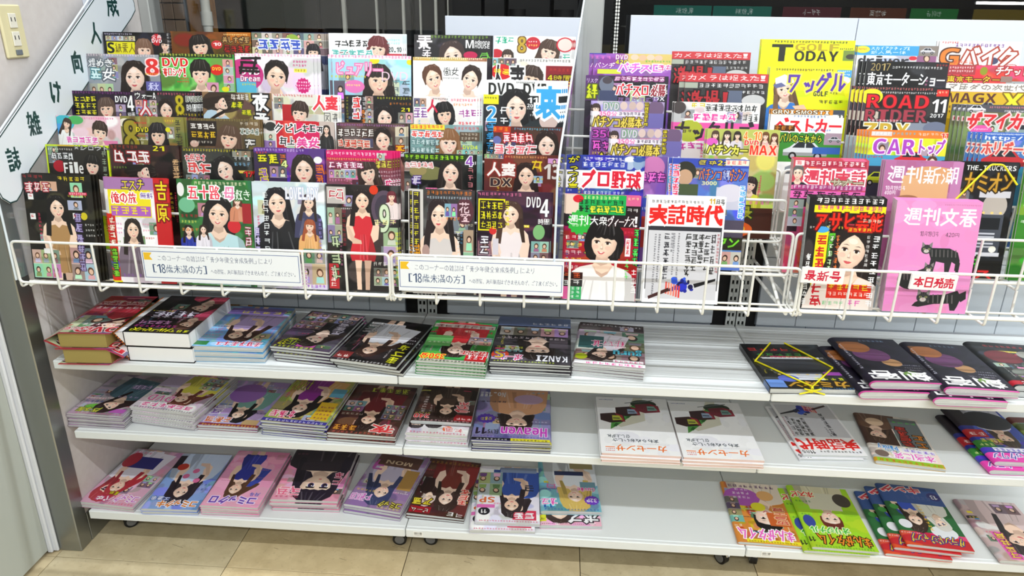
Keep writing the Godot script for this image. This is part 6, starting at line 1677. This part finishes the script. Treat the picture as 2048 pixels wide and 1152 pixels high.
func plate(w: float, h: float, t: float, px: Rect2, flip := false) -> ArrayMesh:
	# printed face on +z; px is the region of the printed sheet in its 2x pixels
	var st := surf()
	var a := Vector2(px.position.x / 4096.0, px.position.y / 2048.0)
	var b := Vector2(px.end.x / 4096.0, px.end.y / 2048.0)
	quad(st, Vector3(-w / 2, h / 2, t / 2), Vector3(w / 2, h / 2, t / 2), Vector3(w / 2, -h / 2, t / 2), Vector3(-w / 2, -h / 2, t / 2), Vector3(0, 0, 1), [a, Vector2(b.x, a.y), b, Vector2(a.x, b.y)])
	var e := [a + Vector2(.001, .001), a + Vector2(.001, .001), a + Vector2(.001, .001), a + Vector2(.001, .001)]
	quad(st, Vector3(-w / 2, h / 2, -t / 2), Vector3(w / 2, h / 2, -t / 2), Vector3(w / 2, -h / 2, -t / 2), Vector3(-w / 2, -h / 2, -t / 2), Vector3(0, 0, -1), e)
	for s in [-1.0, 1.0]:
		quad(st, Vector3(s * w / 2, h / 2, t / 2), Vector3(s * w / 2, -h / 2, t / 2), Vector3(s * w / 2, -h / 2, -t / 2), Vector3(s * w / 2, h / 2, -t / 2), Vector3(s, 0, 0), e)
		quad(st, Vector3(w / 2, s * h / 2, t / 2), Vector3(-w / 2, s * h / 2, t / 2), Vector3(-w / 2, s * h / 2, -t / 2), Vector3(w / 2, s * h / 2, -t / 2), Vector3(0, s, 0), e)
	return done(st)

func boards() -> void:
	# white screen boards against the window
	for q in [[.031, .43, "white screen board between the dark window and the wire rack's divider"], [.564, 1.193, "white screen board behind the golf magazines"], [1.195, 2.2, "white screen board behind the car magazines"]]:
		var st := boxes([span(q[0], q[1], .301, 1.408 if q[0] < .5 else 1.417, -.262, -.25)], .001)
		var o := put(numbered("screen_board"), st, M.board)
		tag(o, q[2], "board", "white boards at the window")
	# notices
	var left := true
	for x in [-.375, .212]:
		var o := put(numbered("notice_board"), plate(.366, .079, .002, Rect2(0, 0, 2048, 464)), M.signs)
		tag(o, "white age notice with blue border, " + ("under the red dress magazine row's left" if false else ("hung on the rack next to the wall" if left else "hung on the rack next to the divider")), "notice", "age notices on the front rail")
		o.position = Vector3(x, .872, .4665)
		o.rotation.x = -.03
		left = false
	var k := 0
	for c in [[.943, "white card with red characters on the black weekly's rail"], [1.172, "white card with red characters before the pink cat weekly"]]:
		var o := put(numbered("price_card"), plate(.088 if k == 0 else .094, .034, .006, Rect2(20 + k * 560, 1500, 500, 180)), M.signs)
		tag(o, c[1], "card", "red lettered cards on the front rail")
		o.position = Vector3(c[0], .903 if k == 0 else .897, .470)
		o.rotation.z = -.02
		k += 1
	# slanted sign on the left partition
	var s := put("slanted_sign", prism(SIGN_EDGE, -.869, -.8665), M.sign_face)
	tag(s, "slanted white sign with dark green characters along the left wall", "sign")
	for q in [[.035, "barcode label on bottom shelf lip near the paired casters"], [.952, "barcode label on bottom shelf lip below the orange comic"]]:
		var b := put(numbered("shelf_label"), plate(.026, .016, .0008, Rect2(2200, 1500, 300, 200)), M.signs)
		tag(b, q[1], "label", "barcode labels on the bottom shelf")
		b.position = Vector3(q[0], .107, .4017)
	# ball chain of the blind
	var st := surf()
	for xo in [-.0035, .0035]:
		var y := 1.0
		while y < 2.3:
			for i in 4:
				pass
			tube(st, [Vector3(.526 + xo, y - .003, -.268), Vector3(.526 + xo, y - .0015, -.268), Vector3(.526 + xo, y + .0015, -.268), Vector3(.526 + xo, y + .003, -.268)], .0026, 7)
			tube(st, [Vector3(.526 + xo, y + .003, -.268), Vector3(.526 + xo, y + .0065, -.268)], .0006, 4)
			y += .0095
	var ch := put("blind_chain", done(st), M.wire)
	tag(ch, "white ball chain of the blind hanging beside the window mullion", "chain")

func yellow_band(pts: Array, at: Transform3D, label: String) -> void:
	var st := surf()
	for l in pts:
		tube(st, rounded(l, .006), .0022, 6)
	var o := put(numbered("packing_band"), done(st), M.yellow)
	o.transform = at
	tag(o, label, "band")

func thick_books() -> void:
	# two gold-edged specials with gaping covers, next to the wall
	for k in 2:
		var w := .150
		var h := .25
		var t := .042
		var o := thing("thick_magazine", "thick red magazine with gold page edges, " + ["lower one", "upper one"][k], "magazine", Vector3.ZERO, "gold edged specials")
		put("page_block", boxes([[Vector3(.0, t * .5, 0), Vector3(w * .78, t - .004, h - .01)]], .001), M.pages_gold, o)
		var at = cover_index["S1a"]
		var u0: float = (at[1] * 256 + 3.5) / 2048.0
		var v0: float = (at[2] * 400 + 3.5) / 2048.0
		for side in 2:
			var st := surf()
			var y := t if side == 1 else 0.0005
			var prof := [[-w * .5, y], [w * .36, y], [w * .62, t * .5]] if k == 1 else [[w * .5, y], [-w * .36, y], [-w * .62, t * .5]]
			for i in 2:
				var a: Array = prof[i]
				var b: Array = prof[i + 1]
				for lift in [0.0, -.0009]:
					var ua: float = u0 + 247.0 / 2048.0 * clampf(.5 + a[0] / (w * 1.24), 0, 1)
					var ub: float = u0 + 247.0 / 2048.0 * clampf(.5 + b[0] / (w * 1.24), 0, 1)
					var v1 := v0 + 349.0 / 2048.0
					quad(st, Vector3(a[0], a[1] + lift, -h / 2), Vector3(b[0], b[1] + lift, -h / 2), Vector3(b[0], b[1] + lift, h / 2), Vector3(a[0], a[1] + lift, h / 2), Vector3(0, 1 if lift == 0.0 else -1, 0), [Vector2(ua, v0), Vector2(ub, v0), Vector2(ub, v1), Vector2(ua, v1)])
				for z in [-h / 2, h / 2]:
					quad(st, Vector3(a[0], a[1], z), Vector3(b[0], b[1], z), Vector3(b[0], b[1] - .0009, z), Vector3(a[0], a[1] - .0009, z), Vector3(0, 0, z), [Vector2(u0, v0), Vector2(u0, v0), Vector2(u0, v0), Vector2(u0, v0)])
			put("cover", done(st), cover_mats[at[0]], o)
		o.transform = Transform3D(Basis(Vector3.UP, PI + .06), Vector3(-.791 + .004 * (1 - k), .5815 + k * .0434, .292))
	# two boxed specials: white carton end, black top, orange tongue
	for k in 2:
		var w := .166
		var h := .245
		var t := .04
		var o := thing("boxed_magazine", "white boxed magazine with black cover, " + ["lower one", "upper one"][k], "magazine", Vector3.ZERO, "white boxed specials")
		put("carton", boxes([[Vector3(0, t * .5, 0), Vector3(w, t - .0026, h)]], .0015), M.carton, o)
		var c := put("cover", mag_cover("S1b", w + .002, h, t, false), cover_mats[cover_index["S1b"][0]], o)
		c.scale = Vector3(-1, 1, 1) if false else Vector3.ONE
		var bk := surf()
		var z1 := h / 2 - .002
		for q in [[[w * .5 + .0012, t - .003], [w * .5 + .024, t - .006], [w * .5 + .0012, .006]]]:
			for z in [-z1, z1]:
				tri(bk, [Vector3(q[0][0], q[0][1], z), Vector3(q[1][0], q[1][1], z), Vector3(q[2][0], q[2][1], z)], [], Vector3(0, 0, z))
			quad(bk, Vector3(q[0][0], q[0][1], -z1), Vector3(q[1][0], q[1][1], -z1), Vector3(q[1][0], q[1][1], z1), Vector3(q[0][0], q[0][1], z1), Vector3.UP)
			quad(bk, Vector3(q[1][0], q[1][1], -z1), Vector3(q[2][0], q[2][1], -z1), Vector3(q[2][0], q[2][1], z1), Vector3(q[1][0], q[1][1], z1), Vector3(1, -1, 0))
			quad(bk, Vector3(q[0][0], q[0][1], -z1), Vector3(q[2][0], q[2][1], -z1), Vector3(q[2][0], q[2][1], z1), Vector3(q[0][0], q[0][1], z1), Vector3(-1, 0, 0))
		put("wedge", done(bk), M.carton, o)
		var fl := surf()
		tube(fl, [Vector3(w * .5 + .026, t - .006, -z1), Vector3(w * .5 + .026, t - .006, z1 + .002)], .0014, 5)
		for s in 6:
			var fx := lerpf(w * .5 + .025, w * .5 + .003, s / 5.0)
			var fy := lerpf(t - .008, .004, s / 5.0)
			tube(fl, [Vector3(fx, fy, -z1), Vector3(fx, fy, z1 + .003)], .0026, 5)
		put("tongue", done(fl), M.carton_side, o)
		o.transform = Transform3D(Basis(Vector3.UP, PI + .01), Vector3(-.611 + .004 * (1 - k), .5815 + k * .0408, .262))

# ---------- lamps, store, street ----------
func lamps() -> void:
	for z in LAMP_Z:
		for i in 5:
			var x: float = -.42 + 1.27 * i
			var o := thing("ceiling_lamp", "white fluorescent batten lamp on the ceiling " + ["above the magazine racks", "above the front aisle", "above the middle of the store", "facing the chilled case"][LAMP_Z.find(z)], "lamp", Vector3(x, 2.6, z), "fluorescent lamps in rows")
			put("housing", boxes([[Vector3(0, .09, 0), Vector3(1.25, .12, .07)]], .006), M.post, o)
			var st := surf()
			cyl(st, Vector3(0, .0125, 0), Vector3.RIGHT, .0145, 1.22, 12)
			put("tube", done(st), M.tube, o)
			var l := AreaLight3D.new()
			l.name = "glow"
			l.area_size = Vector2(1.22, .028)
			l.area_normalize_energy = true
			l.light_energy = LAMP_E
			l.light_color = Color(.965, .985, 1.0)
			l.shadow_enabled = true
			l.area_range = 12.0
			l.area_attenuation = 2.0
			l.rotation.x = -PI / 2
			l.position = Vector3(0, -.006, 0)
			o.add_child(l)

func chilled_case() -> void:
	var o := thing("chilled_case", "open chilled display case with coloured header boards", "display case", Vector3(3.6, 0, 5.9))
	put("body", boxes([span(-2.6, 2.6, .0, .5, -.35, .4), span(-2.6, 2.6, .5, 2.0, .3, .4), span(-2.6, 2.6, 1.66, 2.0, -.3, .3)], .01), M.far, o)
	for k in 3:
		put("shelf", boxes([span(-2.58, 2.58, .75 + .28 * k, .765 + .28 * k, -.2, .3)], .003), M.post, o)
	var xs := [[1.30, 1.89], [1.91, 2.50], [2.62, 3.20], [3.30, 3.85], [3.90, 4.36], [4.52, 5.9]]
	for k in 6:
		var w: float = xs[k][1] - xs[k][0]
		var p := put("header_board", plate(w, .10, .02, Rect2(20 + (k % 4) * 1010, 1720 + (k / 4) * 130, 960, 100)), M.sign_lit, o)
		p.rotation.y = PI
		p.position = Vector3((xs[k][0] + xs[k][1]) * .5 - 3.6, 1.485, -.4)
	put("header_rail", boxes([span(-2.6, 2.6, 1.41, 1.425, -.42, -.36), span(-2.6, 2.6, 1.54, 1.66, -.41, -.3)], .002), M.black, o)
	var st := surf()
	cyl(st, Vector3(1.35, 1.595, -.43), Vector3.RIGHT, .013, .9, 10)
	put("case_lamp", done(st), M.tube, o)
	var l := AreaLight3D.new()
	l.name = "case_glow"
	l.area_size = Vector2(.9, .026)
	l.area_normalize_energy = true
	l.light_energy = LAMP_E * .3
	l.shadow_enabled = true
	l.position = Vector3(1.35, 1.595, -.446)
	o.add_child(l)

func street() -> void:
	# what the night window shows: a tiled pier, a timber post, a downpipe, dark shopfront panels
	var w := thing("tiled_pier", "brown tiled pier outside the window beside the sign", "wall", Vector3(0, 0, 0))
	put("core", boxes([span(-1.95, -1.075, 0, 2.2, -1.1, -.912)]), M.joint, w)
	var tl := boxes([[Vector3.ZERO, Vector3(.0385, .056, .012)]], .0015)
	for i in 9:
		for j in 6:
			var t := put("tile", tl, M.pier[(i * 3 + j * 5 + i * j) % 3], w)
			t.position = Vector3(-1.1 - .0415 * i, 1.23 + .0595 * j, -.906)
	var p := put("timber_post", boxes([span(-1.068, -.995, 0, 2.2, -1.0, -.90)], .008), M.timber)
	tag(p, "tan timber post outside the window beside the tiled pier", "post")
	var st := surf()
	cyl(st, Vector3(-.972, 1.1, -.86), Vector3.UP, .017, 2.2, 16)
	cyl(st, Vector3(-.972, 1.385, -.86), Vector3.UP, .021, .05, 16)
	var q := put("downpipe", done(st), M.pipe)
	tag(q, "pale downpipe outside the window next to the timber post", "pipe")
	var f := thing("shopfront", "dark shopfront panels with white strips standing for bright reflections across the night street", "shopfront")
	var x := -.95
	var k := 0
	while x < .46:
		var wd: float = [.17, .11, .21, .13, .16][k % 5]
		put("panel", boxes([span(x, x + wd - .012, 0, 2.2, -1.66 - .02 * (k % 3), -1.6 - .02 * (k % 3))], .004), M.dark[k % 3], f)
		x += wd
		k += 1
	for s in [[-.655, .017], [-.50, .009], [-.374, .012], [-.294, .007], [-.222, .012], [-.165, .005]]:  # white strips put in for bright lines of lit edges and reflections
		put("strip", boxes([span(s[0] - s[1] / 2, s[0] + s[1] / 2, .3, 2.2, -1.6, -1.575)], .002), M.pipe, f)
	for s in [[.175, .036], [.372, .042]]:  # added uprights stand in for two dark round shapes of unknown kind
		var b := surf()
		tube(b, [Vector3(s[0], 0, -1.3), Vector3(s[0], 1.43, -1.3), Vector3(s[0], 1.437, -1.3)], s[1], 20)
		var o := put(numbered("dark_round_shape"), done(b), M.black)
		tag(o, "black rounded shape added outside the dark window", "post", "black rounded shapes outside")
	structure("pavement", boxes([span(-2.5, 7, -.12, -.005, -3.2, -.42)]), M.joint)
	structure("wall_opposite", boxes([span(-2.5, 7, 0, 3.0, -3.3, -3.2)]), M.dark[0])

func _ready() -> void:
	# camera, night sky, exposure
	var cam := Camera3D.new()
	cam.name = "camera"
	cam.fov = rad_to_deg(2.0 * atan(576.0 / 1434.0))
	cam.position = Vector3(.377, 1.41, 1.9461)
	cam.rotation_order = EULER_ORDER_YXZ
	cam.rotation = Vector3(-.3627, .064, .0144)
	cam.near = .02
	add_child(cam)
	var we := WorldEnvironment.new()
	we.name = "night"
	var e := Environment.new()
	e.background_mode = Environment.BG_COLOR
	e.background_color = Color(.012, .014, .02)
	e.tonemap_mode = Environment.TONE_MAPPER_LINEAR
	e.tonemap_exposure = EXPOSURE
	e.sdfgi_enabled = true
	e.ssao_enabled = true
	e.ssil_enabled = true
	we.environment = e
	add_child(we)
	M.tube = mat(Color(.95, .97, 1.0), .5)
	M.tube.emission_enabled = true
	M.tube.emission = Color(.95, .98, 1.0)
	M.tube.emission_energy_multiplier = 2.5
	materials()
	M.far = mat(Color(.22, .21, .21), .8)
	M.store_floor = mat(Color(.72, .66, .53), .4)
	M.pier = [mat(Color(.62, .53, .45), .5), mat(Color(.68, .59, .50), .5), mat(Color(.56, .48, .40), .5)]
	M.timber = mat(Color.WHITE, .5)
	M.timber.albedo_texture = grain(.008, Color(.60, .40, .18), Color(.82, .60, .32), 12)
	M.timber.uv1_triplanar = true
	M.timber.uv1_scale = Vector3(8, 1.5, 8)
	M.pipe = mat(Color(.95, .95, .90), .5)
	M.dark = [mat(Color(.07, .075, .08), .35), mat(Color(.11, .115, .12), .3), mat(Color(.05, .055, .06), .4)]
	var fb := SystemFont.new()
	fb.font_names = PackedStringArray(["Droid Sans"])
	fb.font_weight = 700
	var fs := SystemFont.new()
	fs.font_names = PackedStringArray(["Droid Sans"])
	fonts_kept = [fb, fs]
	ts = TextServerManager.get_primary_interface()
	fbold = fb.get_rids()[0]
	freg = fs.get_rids()[0]
	lamps()
	room()
	print_covers()
	print_signs()
	M.sign_face = mat(Color.WHITE, .4)
	M.sign_face.albedo_texture = signs
	M.sign_face.uv1_scale = Vector3(1340.0 / 4096.0, 900.0 / 2048.0, 1)
	M.sign_face.uv1_offset = Vector3(0, 520.0 / 2048.0, 0)
	street()
	chilled_case()
	shelf_unit(0, -.884, 0, "white three-tier shelf unit against the left wall")
	shelf_unit(1, 0, .9, "white three-tier shelf unit holding the white car catalogues")
	shelf_unit(2, .9, 1.8, "white three-tier shelf unit with truck and samurai volumes")
	rack_unit(-.872, .006, "white wire magazine rack with six tiers next to the wall")
	rack_unit(.012, .902, "white wire magazine rack with six tiers around the clear divider")
	rack_unit(.909, 1.8, "white wire magazine rack with six tiers holding golf weeklies")
	partition("clear side partition behind the slanted sign", -.874, -.874)
	partition("clear divider between pachinko titles and the other magazines", .438, .373)
	boards()
	outlet()
	rack_magazines()
	thick_books()
	for s in PILES:
		pile(s)
	bands()

func bands() -> void:
	var y := .0165
	var at := Transform3D(Basis(Vector3.UP, .06), Vector3(.985, .581, .272))
	yellow_band([[Vector3(.0, .004, .130), Vector3(.004, y, .124), Vector3(-.092, y, -.012), Vector3(-.094, .002, -.014)], [Vector3(-.004, .004, .130), Vector3(.0, y, .124), Vector3(.092, y, .02), Vector3(.094, .002, .018)], [Vector3(-.092, y, -.012), Vector3(-.018, y, -.122)], [Vector3(.092, y, .02), Vector3(.02, y, -.122)], [Vector3(-.03, .002, .132), Vector3(.02, y - .001, .131)], [Vector3(.03, .002, .132), Vector3(-.02, y - .001, .131)]], at, "yellow elastic band round the truck magazine on the shelf")
	var lean := Basis(Vector3.RIGHT, PI / 2 - deg_to_rad(8))
	var k3 := Transform3D(lean, Vector3(1.304, .863, .34) + lean * Vector3(0, 0, -.13))
	var yy := .0022
	yellow_band([[Vector3(-.083, yy, .0), Vector3(.02, yy, -.128), Vector3(.046, yy, -.128), Vector3(.082, yy, -.085)]], k3, "yellow elastic band round the truck magazine in the rack")
